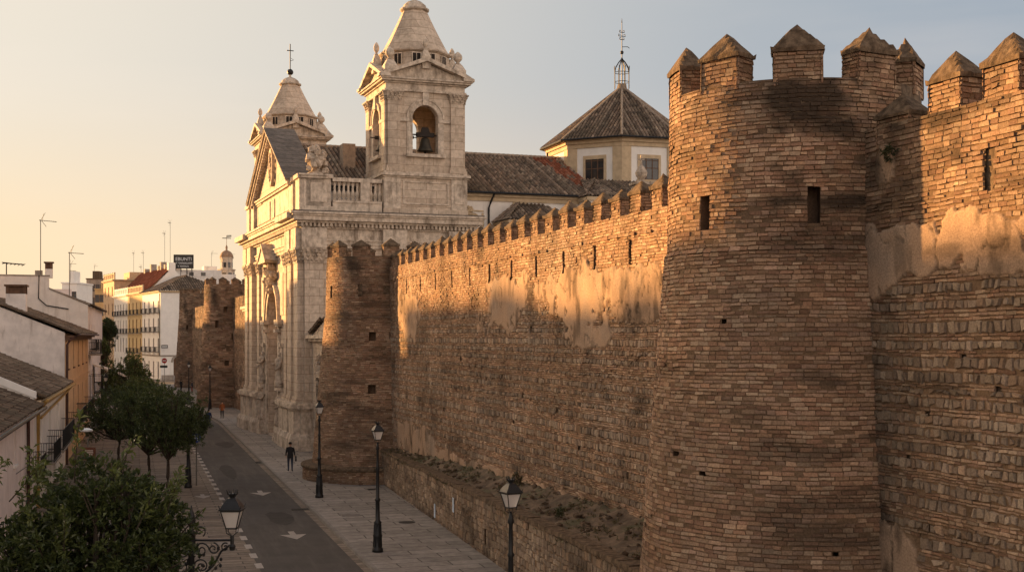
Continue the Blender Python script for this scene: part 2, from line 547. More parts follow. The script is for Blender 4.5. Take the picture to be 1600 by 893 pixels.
    def build(s, name, mats, parent=None, smooth=False, loc=None):
        me = bpy.data.meshes.new(name)
        me.from_pydata([tuple(p) for p in s.v], [], s.f)
        mats = mats if isinstance(mats, (list, tuple)) else [mats]
        for m in mats:
            me.materials.append(m)
        me.polygons.foreach_set('material_index', s.m)
        if smooth:
            me.polygons.foreach_set('use_smooth', [True] * len(s.f))
        me.update()
        o = bpy.data.objects.new(name, me)
        COL.objects.link(o)
        if parent:
            o.parent = parent
        if loc:
            o.location = loc
        return o


def tag(o, label=None, cat=None, group=None, kind=None):
    for k, v in (('label', label), ('category', cat), ('group', group), ('kind', kind)):
        if v:
            o[k] = v
    return o


def thing(name, label, cat, loc=(0, 0, 0), rz=0.0, group=None):
    o = bpy.data.objects.new(name, None)
    o.empty_display_size = 0.2
    o.location = loc
    o.rotation_euler = (0, 0, rz)
    COL.objects.link(o)
    return tag(o, label, cat, group)


def copy_tree(o, parent=None):
    c = o.copy()
    COL.objects.link(c)
    if parent:
        c.parent = parent
    for ch in [x for x in bpy.data.objects if x.parent == o]:
        copy_tree(ch, c)
    return c


def np_mesh(name, verts, faces, cols, m, parent=None, percorner=False, smooth=False):
    """faces (n,3|4) array; cols per face (n,3) or per vertex"""
    me = bpy.data.meshes.new(name)
    verts = np.asarray(verts, dtype=np.float32)
    faces = np.asarray(faces, dtype=np.int32)
    k = faces.shape[1]
    me.vertices.add(len(verts))
    me.vertices.foreach_set('co', verts.ravel())
    me.loops.add(faces.size)
    me.loops.foreach_set('vertex_index', faces.ravel())
    me.polygons.add(len(faces))
    me.polygons.foreach_set('loop_start', np.arange(0, faces.size, k, dtype=np.int32))
    me.polygons.foreach_set('loop_total', np.full(len(faces), k, dtype=np.int32))
    sm = np.full(len(faces), bool(smooth)) if isinstance(smooth, bool) else smooth
    me.polygons.foreach_set('use_smooth', sm)
    me.materials.append(m)
    me.update(calc_edges=True)
    if cols is not None:
        a = me.attributes.new('col', 'FLOAT_COLOR', 'CORNER')
        c4 = np.ones((faces.size, 4), dtype=np.float32)
        if len(cols) == len(faces) and not percorner:
            c4[:, :3] = np.repeat(cols, k, axis=0)
        else:
            c4[:, :3] = cols[faces.ravel()]
        a.data.foreach_set('color', c4.ravel())
    me.validate()
    o = bpy.data.objects.new(name, me)
    COL.objects.link(o)
    if parent:
        o.parent = parent
    return o


# ------------------------------------------------------------------ masonry
BRICK = np.array([[.40, .235, .13], [.44, .275, .16], [.37, .205, .115], [.46, .31, .19], [.33, .18, .105], [.42, .26, .155], [.38, .235, .15]])
STONE = np.array([[.37, .265, .17], [.31, .215, .14], [.42, .305, .20], [.28, .195, .13], [.39, .25, .15], [.35, .25, .17]])


def lay(u0, u1, v0, v1, rs, stone_fn=None, course=0.095, blen=(0.14, 0.27), slen=(0.16, 0.32), sh=0.17, thin=0.068):
    """courses of bricks with bands of rubble; returns arrays u0,u1,v0,v1,isstone"""
    out = []
    v = v0
    row = 0
    while v < v1 - 0.03:
        stone = bool(stone_fn and stone_fn(v, row))
        h = sh * rs.uniform(0.65, 1.5) if stone else (thin if (stone_fn and stone_fn(v, 0)) else course) * rs.uniform(0.8, 1.22)
        h = min(h, v1 - v)
        lo, hi = slen if stone else blen
        n = int((u1 - u0) / lo) + 4
        L = rs.uniform(lo, hi, n)
        e = u0 - rs.uniform(0, hi) + np.concatenate([[0], np.cumsum(L)])
        a, b = e[:-1], e[1:]
        a = np.clip(a, u0, u1)
        b = np.clip(b, u0, u1)
        k = (b - a) > 0.05
        a, b = a[k], b[k]
        out.append(np.stack([a, b, np.full(len(a), v), np.full(len(a), v + h), np.full(len(a), 1.0 if stone else 0.0)], 1))
        v += h
        row += 1
    return np.concatenate(out)


def brickmesh(rects, fmap, rs, keep=None, proud=(0.010, 0.024), gap=0.010, wave=0.03, stain=None, flat=False, tint=1.0, miss=0.025):
    """one block per rect: real relief, tilted faces, worn corners. returns verts, faces, colours"""
    r = rects
    uc, vc = (r[:, 0] + r[:, 1]) / 2, (r[:, 2] + r[:, 3]) / 2
    k = rs.random(len(r)) > miss
    if keep is not None:
        k &= keep(uc, vc)
    r = r[k]
    uc, vc = uc[k], vc[k]
    n = len(r)
    st = r[:, 4] > 0.5
    g = gap * rs.uniform(0.5, 1.6, n)
    p = rs.uniform(*proud, n) - np.where(rs.random(n) < 0.06, rs.uniform(0.005, 0.03, n), 0) + np.where(st, 0.016, 0) + 0.03 * (fbm(uc * 0.9, vc * 0.9, 5) - 0.5)
    er = np.clip((fbm(uc * 0.7, vc * 1.2, 33, 6) - 0.58) * 7, 0, 1)
    p = p - er * rs.uniform(0.0, 0.04, n)
    ins = np.where(st, 0.022, 0.005) * rs.uniform(0.6, 1.6, n)
    jit = np.where(st, 0.028, 0.009)
    gu = g * np.where(st, 0.8, 0.4)
    U = np.stack([r[:, 0] + gu, r[:, 1] - gu, r[:, 1] - gu, r[:, 0] + gu], 1)
    V = np.stack([r[:, 2] + g, r[:, 2] + g, r[:, 3] - g, r[:, 3] - g], 1)
    su = np.array([1, -1, -1, 1])
    sv = np.array([1, 1, -1, -1])
    U += rs.normal(0, 1, (n, 4)) * jit[:, None] * 0.7
    V += rs.normal(0, 1, (n, 4)) * jit[:, None] * 0.7
    U2 = U + su * ins[:, None] * rs.uniform(0.3, 1.7, (n, 4)) * np.where(st, 1, 0.6)[:, None]
    V2 = V + sv * ins[:, None] * rs.uniform(0.3, 1.5, (n, 4)) * 0.8
    Wb = np.full((n, 4), -0.02)
    Wf = p[:, None] + rs.normal(0, 0.0042, (n, 4))
    UU = np.concatenate([U, U2], 1)
    VV = np.concatenate([V, V2], 1)
    WW = np.concatenate([Wb, Wf], 1)
    VV = VV + wave * (fbm(UU * 0.35, VV * 0.35, 3) - 0.5) * 2 + 0.022 * (vnoise(UU * 1.7, VV * 1.1, 23) - 0.5) + 0.012 * (vnoise(UU * 5, VV * 3, 29) - 0.5)
    P = fmap(UU.ravel(), VV.ravel(), WW.ravel())
    base = np.arange(n)[:, None] * 8
    F = np.array([[4, 5, 6, 7], [0, 1, 5, 4], [1, 2, 6, 5], [2, 3, 7, 6], [3, 0, 4, 7]])
    faces = (base[:, :, None] + F[None]).reshape(-1, 4)
    pal = np.where(st[:, None], STONE[rs.integers(0, len(STONE), n)], BRICK[rs.integers(0, len(BRICK), n)])
    c = pal * np.exp(rs.normal(0, 0.15, n))[:, None] * tint
    big = fbm(uc * 0.45, vc * 0.6, 21)
    c = c * 0.88 + c.mean(1, keepdims=True) * 0.12
    c = c * (0.58 + 0.80 * big)[:, None] * (1 - 0.25 * er)[:, None]
    grey = np.clip((fbm(uc * 0.3, vc * 0.35, 44) - 0.5) * 3, 0, 1)[:, None] * 0.3
    c = c * (1 - grey) + grey * c.mean(1, keepdims=True) * np.array([1.12, 1.0, 0.84])
    c = np.repeat(c, 8, axis=0)
    if stain is not None:
        s = np.clip(stain(UU.ravel(), VV.ravel()), 0, 1)[:, None]
        c = c * (1 - s) + s * np.array([0.05, 0.037, 0.027])
    return P, faces, c


def gridmesh(u0, u1, v0, v1, step, fmap, holes=(), plaster=None, stain=None, tint=1.0, wave=0.0):
    nu = max(2, int(round((u1 - u0) / step)) + 1)
    nv = max(2, int(round((v1 - v0) / step)) + 1)
    uu = np.linspace(u0, u1, nu)
    vv = np.linspace(v0, v1, nv)
    U, V = np.meshgrid(uu, vv)
    U, V = U.ravel(), V.ravel()
    w = -0.008 + 0.040 * (fbm(U * 2.2, V * 3.6, 9) - 0.5) + 0.05 * (fbm(U * 0.9, V * 0.9, 5) - 0.5)
    w = w - 0.035 * np.clip((fbm(U * 0.7, V * 1.2, 33, 6) - 0.58) * 7, 0, 1)
    mort = np.array([.225, .145, .088])
    c = mort[None] * (0.7 + 0.6 * fbm(U * 2.2, V * 2.2, 17))[:, None] * tint
    if plaster is not None:
        pm = plaster(U, V)
        f = np.clip((pm - 0.5) * 22 + 0.5, 0, 1)
        w = w * (1 - f) + f * 0.042
        pc = np.array([.48, .325, .215])[None] * (0.72 + 0.5 * fbm(U * 1.1, V * 0.8, 61))[:, None]
        gr = np.clip((fbm(U * 0.9, V * 0.7, 77) - 0.5) * 4, 0, 1)[:, None] * 0.65
        pc = pc * (1 - 0.55 * np.clip((fbm(U * 2.4, V * 0.9, 71, 6) - 0.56) * 6, 0, 1))[:, None]
        ck = np.clip(1 - np.abs(fbm(U * 0.8, V * 0.55, 79, 6) - 0.5) / 0.012, 0, 1) * f
        pc = pc * (1 - 0.75 * ck)[:, None]
        w = w + f * 0.06 * (fbm(U * 1.2, V * 1.2, 73, 6) - 0.5) - 0.03 * ck
        pc = pc * (1 - gr) + gr * np.array([.36, .28, .215])
        c = c * (1 - f[:, None]) + pc * f[:, None]
    if stain is not None:
        s = stain(U, V)[:, None] * 0.8
        c = c * (1 - s) + s * np.array([0.05, 0.04, 0.03])
    P = fmap(U, V, w)
    i, j = np.meshgrid(np.arange(nu - 1), np.arange(nv - 1))
    i, j = i.ravel(), j.ravel()
    uc = (uu[i] + uu[i + 1]) / 2
    vc = (vv[j] + vv[j + 1]) / 2
    k = np.ones(len(i), bool)
    for h in holes:
        k &= ~((uc > h[0]) & (uc < h[1]) & (vc > h[2]) & (vc < h[3]))
    i, j = i[k], j[k]
    f = np.stack([j * nu + i, j * nu + i + 1, (j + 1) * nu + i + 1, (j + 1) * nu + i], 1)
    return P, f, c


def recess(h, fmap, depth=0.5, flip=False):
    a, b, c, d = h[0] - 0.05, h[1] + 0.05, h[2] - 0.05, h[3] + 0.05
    u = np.array([a, b, b, a] * 2)
    v = np.array([c, c, d, d] * 2)
    wv = np.array([-0.03] * 4 + [-depth] * 4)
    P = fmap(u, v, wv)
    f = np.array([[4, 5, 6, 7], [0, 1, 5, 4], [1, 2, 6, 5], [2, 3, 7, 6], [3, 0, 4, 7]])
    return P, f, np.tile(np.array([[.16, .105, .07]]), (8, 1))


def join_np(parts):
    V, F, C = [], [], []
    o = 0
    for p, f, c in parts:
        V.append(p)
        F.append(f + o)
        C.append(c)
        o += len(p)
    return np.concatenate(V), np.concatenate(F), np.concatenate(C)


def masonry(name, parent, fmap, u0, u1, v0, v1, seed, stone_fn=None, holes=(), plaster=None, stain=None, step=0.08, course=0.095, tint=1.0, blen=(0.14, 0.27), slen=(0.16, 0.32), sh=0.17, extra=(), wave=0.03, depth=0.5, proud=(0.010, 0.024), miss=0.025):
    rs = np.random.default_rng(seed)
    rects = lay(u0, u1, v0, v1, rs, stone_fn, course, blen, slen, sh)
    for h in holes:     # dress the courses back to the sides of each opening
        vm = (rects[:, 2] + rects[:, 3]) / 2
        um = (rects[:, 0] + rects[:, 1]) / 2
        hit = (vm > h[2]) & (vm < h[3]) & (rects[:, 1] > h[0]) & (rects[:, 0] < h[1])
        left = hit & (um < (h[0] + h[1]) / 2)
        right_ = hit & ~left
        rects[left, 1] = np.minimum(rects[left, 1], h[0])
        rects[right_, 0] = np.maximum(rects[right_, 0], h[1])
    rects = rects[rects[:, 1] - rects[:, 0] > 0.03]

    def keep(u, v):
        k = np.ones(len(u), bool)
        for h in holes:
            k &= ~((u > h[0]) & (u < h[1]) & (v > h[2]) & (v < h[3]))
        if plaster is not None:
            k &= plaster(u, v) < 0.52
        return k
    parts = [brickmesh(rects, fmap, rs, keep, stain=stain, tint=tint, wave=wave, proud=proud, miss=miss), gridmesh(u0, u1, v0, v1, step, fmap, holes, plaster, stain, tint)]
    for h in holes:
        parts.append(recess(h, fmap, depth))
    parts += list(extra)
    V, F, C = join_np(parts)
    sm = np.zeros(len(F), bool)
    nb = len(parts[0][1])
    sm[nb:nb + len(parts[1][1])] = True
    return np_mesh(name, V, F, C, M['masonry'], parent, percorner=True, smooth=sm)


def flat_map(u, v, w):
    return np.stack([u, w, v], 1)


# ------------------------------------------------------------------ merlons
def merlon_mesh(wd, th, hb, hc, seed, soot=0.35, curved=False):
    """bricks on the four sides of a block and a weathered pyramid cap; returns the body and the cap"""
    rs = np.random.default_rng(seed)
    parts = []
    for k, (L, off) in enumerate(((wd, th / 2), (th, wd / 2), (wd, th / 2), (th, wd / 2))):
        a = -k * math.pi / 2
        ca, sa = math.cos(a), math.sin(a)

        def fm(u, v, w_, ca=ca, sa=sa, off=off, L=L):
            x = u - L / 2
            y = off + w_ - 0.03
            return np.stack([x * ca - y * sa, x * sa + y * ca, v], 1)
        st = lambda u, v: np.clip((fbm(u * 1.5 + k * 7 + seed, v * 2, seed + 3) - 0.42) * 2.5 + (v - hb * 0.6) * 0.8, 0, 1) * soot * 1.6
        r = lay(0, L, -0.12, hb, rs, None, 0.095, (0.14, 0.27))
        parts.append(brickmesh(r, fm, rs, None, stain=st, wave=0.015, miss=0.04))
        parts.append(gridmesh(0, L, -0.12, hb, 0.12, fm, stain=st))
    V, F, C = join_np(parts)
    me = np_mesh('merlon', V, F, C, M['masonry'], percorner=True)
    # cap: eave slab then a pyramid, worn by noise
    n = 9
    vs, fs = [], []
    g = np.linspace(-1, 1, n)
    for j in g:
        for i in g:
            m = max(abs(i), abs(j))
            z = hc * (1 - m)
            x, y = i * (wd / 2 + 0.035), j * (th / 2 + 0.035)
            k = 0.05 * (vnoise(np.array([i * 3 + seed]), np.array([j * 3 + seed]), seed)[0] - 0.5)
            vs.append((x + k, y - k, hb + 0.06 + z + k * 1.3))
    for j in range(n - 1):
        for i in range(n - 1):
            fs.append((j * n + i, j * n + i + 1, (j + 1) * n + i + 1, (j + 1) * n + i))
    ring = [i for i in range(n)] + [j * n + n - 1 for j in range(1, n)] + [(n - 1) * n + i for i in range(n - 2, -1, -1)] + [j * n for j in range(n - 2, 0, -1)]
    b0 = len(vs)
    for i in ring:
        p = vs[i]
        vs.append((p[0] * 0.97, p[1] * 0.97, hb - 0.03))
    for a in range(len(ring)):
        b = (a + 1) % len(ring)
        fs.append((ring[b], ring[a], b0 + a, b0 + b))
    mb = MB()
    mb.add(vs, fs)
    cap = mb.build('cap', M['cap'], me)
    return me


def place(o, parent, loc, rz=0.0, scl=(1, 1, 1)):
    c = copy_tree(o)
    c.parent = parent
    c.location = loc
    c.rotation_euler = (random.uniform(-0.02, 0.02), random.uniform(-0.02, 0.02), rz)
    c.scale = scl
    return c


def drop(o):
    for ch in [x for x in bpy.data.objects if x.parent == o]:
        drop(ch)
    bpy.data.objects.remove(o)

# ------------------------------------------------------------------ street
ST_O = Vector((-4.9, 45.0, 0))
ST_X = Vector((-0.285, 0.9585, 0))
ST_Y = Vector((-0.9585, -0.285, 0))
ST_RZ = math.atan2(ST_X.y, ST_X.x)


def stw(x, y, z=0.0):
    p = ST_O + ST_X * x + ST_Y * y
    return (p.x, p.y, z)


def structure(name, mb, m, loc=(0, 0, 0), rz=0.0):
    o = mb.build(name, m)
    o.location = loc
    o.rotation_euler = (0, 0, rz)
    o['kind'] = 'structure'
    return o


g = MB()
g.add([(-2500, -300, -0.03), (2500, -300, -0.03), (2500, 4000, -0.03), (-2500, 4000, -0.03)], [(0, 1, 2, 3)])
structure('ground', g, M['ground'])
bend = lambda x: 0.0 if x < 78 else 0.0042 * (x - 78) ** 2
xs_ = [-60, -20, 20, 60, 78, 86, 94, 102, 110, 120, 130, 140, 150]
g = MB()
g.add([(-60, 0, 0), (210, 0, 0), (210, 60, 0), (-60, 60, 0)], [(0, 1, 2, 3)])
structure('square', g, M['plaza'], ST_O, ST_RZ)
g = MB()
for i in range(len(xs_) - 1):
    a, b = xs_[i], xs_[i + 1]
    g.add([(a, bend(a) - 0.02, 0.006), (b, bend(b) - 0.02, 0.006), (b, bend(b) + 3.75, 0.006), (a, bend(a) + 3.75, 0.006)], [(0, 3, 2, 1)])
structure('road', g, M['asphalt'], ST_O, ST_RZ)
g = MB()
xk = xs_ + [165, 180]
for i in range(len(xk) - 1):
    a, b = xk[i], xk[i + 1]
    g.add([(a, bend(a) - 0.16, 0.12), (b, bend(b) - 0.16, 0.12), (b, -60, 0.12), (a, -60, 0.12)], [(0, 3, 2, 1)])
structure('pavement', g, M['paving'], ST_O, ST_RZ)
g = MB()
x = -60.0
while x < 148:
    b = x + 1.0
    y0, y1 = bend(x), bend(b)
    dz = random.uniform(-0.006, 0.006)
    g.add([(x + 0.006, y0 - 0.17, -0.02), (b - 0.006, y1 - 0.17, -0.02), (b - 0.006, y1, -0.02), (x + 0.006, y0, -0.02),
           (x + 0.006, y0 - 0.17, 0.128 + dz), (b - 0.006, y1 - 0.17, 0.128 + dz), (b - 0.006, y1 - 0.02, 0.126 + dz), (x + 0.006, y0 - 0.02, 0.126 + dz)],
          [(0, 3, 2, 1), (4, 5, 6, 7), (0, 1, 5, 4), (1, 2, 6, 5), (2, 3, 7, 6), (3, 0, 4, 7)])
    x = b
structure('kerb', g, M['kerb'], ST_O, ST_RZ)
# gutter band of setts beside the kerb
g = MB()
for i in range(len(xs_) - 1):
    a, b = xs_[i], xs_[i + 1]
    g.add([(a, bend(a), 0.011), (b, bend(b), 0.011), (b, bend(b) + 0.28, 0.011), (a, bend(a) + 0.28, 0.011)], [(0, 3, 2, 1)])
structure('gutter', g, M['plaza'], ST_O, ST_RZ)
# dashes between road and square
g = MB()
x = -40.0
while x < 100:
    y = bend(x) + 3.72
    g.box(x, x + 1.05, y - 0.13, y + 0.13, 0.010, 0.016)
    x += 2.2
structure('road_marking_dashes', g, M['paint'], ST_O, ST_RZ)


def arrow(px_, pv, label, s=1.0):
    Y = EYE * FPX / (pv - HOR)
    p = Vector((px(px_, Y), Y, 0)) - ST_O
    x, y = p.dot(ST_X), p.dot(ST_Y)
    a = MB()
    a.add([(1.1, -0.13, 0), (1.1, 0.13, 0), (0.05, 0.13, 0), (0.05, -0.13, 0)], [(0, 1, 2, 3)])
    a.add([(0.2, -0.55, 0), (0.2, 0.55, 0), (-1.1, 0, 0)], [(0, 1, 2)])
    o = a.build('painted_arrow', M['paint'])
    o.location = stw(x, y, 0.018)
    o.rotation_euler = (0, 0, ST_RZ)
    o.scale = (s, s, 1)
    tag(o, label, 'road marking', 'arrows painted on the ground')


for k, (x_, y_, w_, l_) in enumerate(((12, 1.0, 1.3, 4.5), (31, 2.0, 0.9, 9.0), (-8, 0.5, 1.6, 3.0), (52, 0.6, 1.4, 6.0))):
    g = MB()
    n_ = 14
    g.add([(x_ + l_ * (0.5 + 0.5 * math.cos(2 * math.pi * i / n_)) ** 0.7 * random.uniform(0.9, 1.05), y_ + w_ * (0.5 + 0.5 * math.sin(2 * math.pi * i / n_)) * random.uniform(0.85, 1.05), 0.0085 + 0.0005 * k) for i in range(n_)], [list(range(n_))])
    structure('road_patch', g, M['patch'], ST_O, ST_RZ)
arrow(408, 770, 'white arrow painted on the asphalt, the farther of the two on the road', 1.0)
arrow(459, 836, 'white arrow painted on the asphalt, the nearer of the two on the road', 1.0)
arrow(317, 775, 'white arrow painted on the brown setts beside the dashed line', 0.8)


def cover(px_, pv, w_, d_, label, cat, rnd=False, z=0.124, mname='manhole', name='manhole_cover'):
    Y = (EYE - z) * FPX / (pv - HOR)
    a = MB()
    if rnd:
        a.lathe([(w_ / 2, -0.01), (w_ / 2, 0.004), (w_ / 2 - 0.04, 0.006), (0.01, 0.006)], n=20)
    else:
        a.box(-w_ / 2, w_ / 2, -d_ / 2, d_ / 2, -0.01, 0.005)
        k = int(w_ / 0.08)
        for i in range(k):
            xx = -w_ / 2 + (i + 0.5) * w_ / k
            a.box(xx - 0.02, xx + 0.02, -d_ / 2 + 0.03, d_ / 2 - 0.03, 0.005, 0.012)
    o = a.build(name, M[mname])
    o.location = (px(px_, Y), Y, z)
    o.rotation_euler = (0, 0, ST_RZ)
    tag(o, label, cat)


cover(405, 722, 1.1, 0.55, 'dark gutter grate in the road behind the man in black', 'drain grate', z=0.009, name='drain_grate')
cover(469, 795, 0.6, 0.9, 'dark drain grate in the road beside the kerb, nearer one', 'drain grate', z=0.009, name='drain_grate')
cover(636, 815, 0.75, 0.75, 'round iron manhole cover in the pavement slabs', 'manhole cover', True)
cover(548, 804, 0.8, 0.9, 'square slab-filled access cover in the pavement left of the round one', 'access cover', mname='kerb', name='access_cover')
cover(583, 764, 0.5, 0.6, 'small dark pavement cover near the plinth of the round tower', 'access cover', name='access_cover')
cover(352, 848, 0.85, 0.85, 'pale round cover in the brown setts below the bracket lantern', 'manhole cover', True, z=0.003, mname='kerb')

# ------------------------------------------------------------------ town wall
WO = Vector((3.94, 39.6, 0))
WX = Vector((-0.3177, 0.9482, 0)).normalized()
WY = Vector((-WX.y, WX.x, 0))
WRZ = math.atan2(WX.y, WX.x)


def pw(x, v):
    """where a sight line meets the wall: run a, height z"""
    q = (x - 800) / FPX
    t = (39.6 * q - 3.94) / (0.335 + q)
    Y = 39.6 - t
    return -1.0546 * t, EYE - (v - HOR) / FPX * Y


def blobs(lst, seed, amp=1.1):
    B = []
    for x, v, rx, rv in lst:
        a, z = pw(x, v)
        a2, _ = pw(x + rx, v)
        a1, _ = pw(x - rx, v)
        _, z2 = pw(x, v - rv)
        B.append((a, z, abs(a2 - a1) / 2, abs(z2 - z)))

    def f(u, v):
        m = np.full(len(u), -9.0)
        for a, z, ra, rz_ in B:
            d = np.maximum(np.abs((u - a) / ra), np.abs((v - z) / rz_))
            d2 = np.sqrt(((u - a) / ra) ** 2 + ((v - z) / rz_) ** 2)
            m = np.maximum(m, 1 - 0.5 * d - 0.5 * d2)
        return 0.5 + np.clip(m, -1.2, 0.7) * 1.0 + (fbm(u * 1.1, v * 1.2, seed, 6) - 0.5) * amp * 1.5 + (fbm(u * 5, v * 4, seed + 3, 4) - 0.5) * 0.45
    return f


def slit(parent, a, z0, z1, wd=0.22):
    return (a - wd / 2, a + wd / 2, z0, z1)


# --- merlon masters (removed again once copied)
mer_big = [merlon_mesh(1.08, 0.6, 0.62, 0.54, 3 + i) for i in range(3)]
mer_small = [merlon_mesh(0.92, 0.5, 0.58, 0.34, 30 + i, 0.5) for i in range(3)]


def merlons(parent, items, masters):
    for i, (x, y, z, rz_, s) in enumerate(items):
        place(masters[(i * 7 + i // 3) % len(masters)], parent, (x, y, z), rz_ + (math.pi if i % 2 else 0), s)


# --- long stretch
wall = thing('town_wall', 'long crenellated brick wall with arrow slits and peeling plaster, between two round towers', 'wall', WO, WRZ)
top = 12.12
holes = [slit(None, 0.7 + 2.93 * i, 10.5, 11.33) for i in range(-1, 12)]
hr = random.Random(5)
for x, v in ((817, 618), (803, 656), (830, 513), (693, 640), (760, 590), (905, 700), (870, 640), (720, 560)):
    a, z = pw(x, v)
    holes.append((a - 0.13, a + 0.13, z - 0.11, z + 0.11))
pl = blobs([(792, 468, 42, 42), (912, 462, 48, 44), (1000, 460, 55, 40), (918, 525, 30, 16), (637, 488, 16, 36), (735, 735, 105, 16), (890, 800, 70, 14), (650, 690, 30, 24)], 31)
def pattern(seed):
    r_ = random.Random(seed)
    p = []
    while len(p) < 160:
        p += [True] + [False] * r_.choice((2, 2, 2, 3, 1, 2, 4))
    return p


pat1, pat2 = pattern(1), pattern(2)
band = lambda v, row: (2.4 < v < 9.3 and pat1[row])
rs_ = np.random.default_rng(77)


def stain_main(u, v):
    s = np.clip((fbm(u * 2.2, v * 0.35, 8) - 0.55) * 4, 0, 1) * np.clip((v - 9.6) / 2, 0, 1) * 0.5
    b = np.clip((fbm(u * 0.5, v * 0.8, 18) - 0.5) * 5, 0, 1) * np.clip((3.6 - v) / 1.4, 0, 1) * 0.6
    p = np.clip((fbm(u * 0.8, v * 0.8, 28) - 0.62) * 5, 0, 1) * 0.5
    e = np.clip((v - 11.75) / 0.4, 0, 1) * 0.35 * fbm(u * 3, v * 3, 2)
    return np.clip(s + b + p + e, 0, 0.9)


ledge = brickmesh(lay(-7, 35.5, 11.4, 11.52, rs_, None, 0.12, (0.2, 0.34)), lambda u, v, w_: flat_map(u, v, w_ + 0.055), rs_, stain=lambda u, v: np.full(len(u), 0.25))
masonry('brick_face', wall, flat_map, -7.5, 35.5, 1.4, top, 101, band, holes, pl, stain_main, 0.05, 0.1, sh=0.17, slen=(0.12, 0.27), blen=(0.16, 0.34), extra=[ledge], tint=1.05)
c = MB()
c.box(-8, 36, -1.9, -0.62, 0, 11.2)
c.box(-8, 36, -0.62, -0.07, 0, top - 0.02)
c.build('wall_core', M['cap'], wall)
merlons(wall, [(-5.9 + 1.57 * i, -0.27, top, 0, (random.uniform(0.9, 1.06), 1, random.uniform(0.92, 1.06))) for i in range(26)], mer_small)

# --- near stretch, right of the tower
wr = thing('town_wall', 'tall crenellated brick and rubble wall at the right edge, beside the near round tower', 'wall', WO, WRZ)
topr = 12.8
a0, z0 = pw(1545, 262)
plr = blobs([(1545, 385, 75, 52), (1408, 392, 52, 44), (1385, 252, 15, 32), (1392, 860, 42, 40), (1362, 400, 10, 60)], 47, 0.9)


def stain_near(u, v):
    s = np.clip((fbm(u * 1.6, v * 0.4, 81) - 0.45) * 3.5, 0, 1) * np.clip((v - 10.8) / 1.6, 0, 1) * 0.75
    p = np.clip((fbm(u * 0.8, v * 2.2, 82, 7) - 0.55) * 5, 0, 1) * 0.55
    q = np.clip((u + 14.2) / 2.5, 0, 1) * np.clip(fbm(u * 1.2, v * 0.6, 83) * 1.6 - 0.35, 0, 1) * 0.75
    return np.clip(s + p + q, 0, 0.92)


masonry('brick_face', wr, flat_map, -24.0, -9.5, 1.0, topr, 202, lambda v, row: v < 9.3 and pat2[row], [(a0 - 0.14, a0 + 0.14, z0 - 0.42, z0 + 0.42)] + [(pw(x, v)[0] - 0.08, pw(x, v)[0] + 0.08, pw(x, v)[1] - 0.07, pw(x, v)[1] + 0.07) for x, v in ((1450, 648), (1505, 560), (1420, 715), (1560, 610))], plr, stain_near, 0.045, 0.098, sh=0.18, slen=(0.13, 0.26), blen=(0.16, 0.32), tint=0.95)
c = MB()
c.box(-24, -8.5, -1.9, -0.66, 0, 11.9)
c.box(-24, -8.5, -0.66, -0.07, 0, topr - 0.02)
c.build('wall_core', M['cap'], wr)
merlons(wr, [(-14.75 - 1.66 * i, -0.31, topr, 0, (0.98, 1, 1.0)) for i in range(6)], mer_big)
place(mer_big[1], wr, (-13.0, -0.31, topr - 0.36), 0.1, (1.0, 1, 0.85))


# --- round towers
def rad(z):
    return np.where(z < 10.25, 3.9 - (3.9 - 3.10) * z / 10.25, 3.04 - (z - 10.25) * 0.02)


def tower_map(scale=1.0, top=14.0):  # u is arc length at 3 m
    def f(u, v, w_):
        th = u / 3.0
        r = rad(v / top * 14.0) * scale + w_
        return np.stack([r * np.sin(th), r * np.cos(th), v], 1)
    return f


def round_tower(label, a, top, thc, phi0, seed, holes, course=0.095, step=0.07, blen=(0.14, 0.27), masters=None, msc=1.0, stainf=None, base=0.6, nmer=10, tint=1.0, soot=1.0, missing=(), span=(-112, 112), group=None, proud=(0.010, 0.024), scale=1.0, shift=0.0):
    p = WO + WX * a + WY * shift
    t = thing('round_tower', label, 'tower', (p.x, p.y, 0), WRZ, group)
    fm = tower_map(scale, top)
    k = 3.0 * math.pi / 180
    masonry('brick_shell', t, fm, span[0] * k, span[1] * k, base, top, seed, None, holes, None, stainf, step, course, blen=blen, tint=tint, proud=proud, wave=0.025 if course < 0.2 else 0.05)
    c = MB()
    rr = float(rad(np.array(14.0))) * scale
    c.lathe([(rr - 0.02, top - 2.2), (rr - 0.01, top + 0.015), (rr - 0.62, top + 0.015), (rr - 0.62, top - 0.9), (0.05, top - 0.9)], n=48, cap=False)
    c.lathe([(2.4 * scale, 0), (2.4 * scale, top - 0.9)], n=24)
    c.build('crown_core', M['cap'], t, True)
    it = []
    for i in range(nmer):
        if i in missing:
            continue
        ph = phi0 + 360.0 / nmer * i
        th = R(thc - ph)
        it.append(((rr - 0.3) * math.sin(th), (rr - 0.3) * math.cos(th), top, -th, (msc, 1, msc * random.uniform(0.95, 1.05))))
    merlons(t, it, masters or mer_big)
    return t


def hole_at(thc, phi, z, wd, h):
    u = R(thc - phi) * 3.0
    return (u - wd / 2, u + wd / 2, z - h / 2, z + h / 2)


def stain_tower(u, v):
    s = np.clip((fbm(u * 1.3, v * 1.7, 91, 7) - 0.40) * 4.2, 0, 1) * np.clip((v - 10.0) / 2.2, 0, 1)
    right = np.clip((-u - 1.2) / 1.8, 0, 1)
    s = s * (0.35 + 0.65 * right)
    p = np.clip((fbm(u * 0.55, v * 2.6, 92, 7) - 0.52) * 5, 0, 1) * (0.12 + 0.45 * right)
    l = np.clip(1 - np.abs(v - 11.1 - 0.3 * fbm(u, v, 3)) / 0.25, 0, 1) * np.clip((fbm(u * 0.6, v * 0 + 3, 95) - 0.35) * 3, 0, 1) * 0.8
    return np.clip(s + p + l, 0, 0.93)


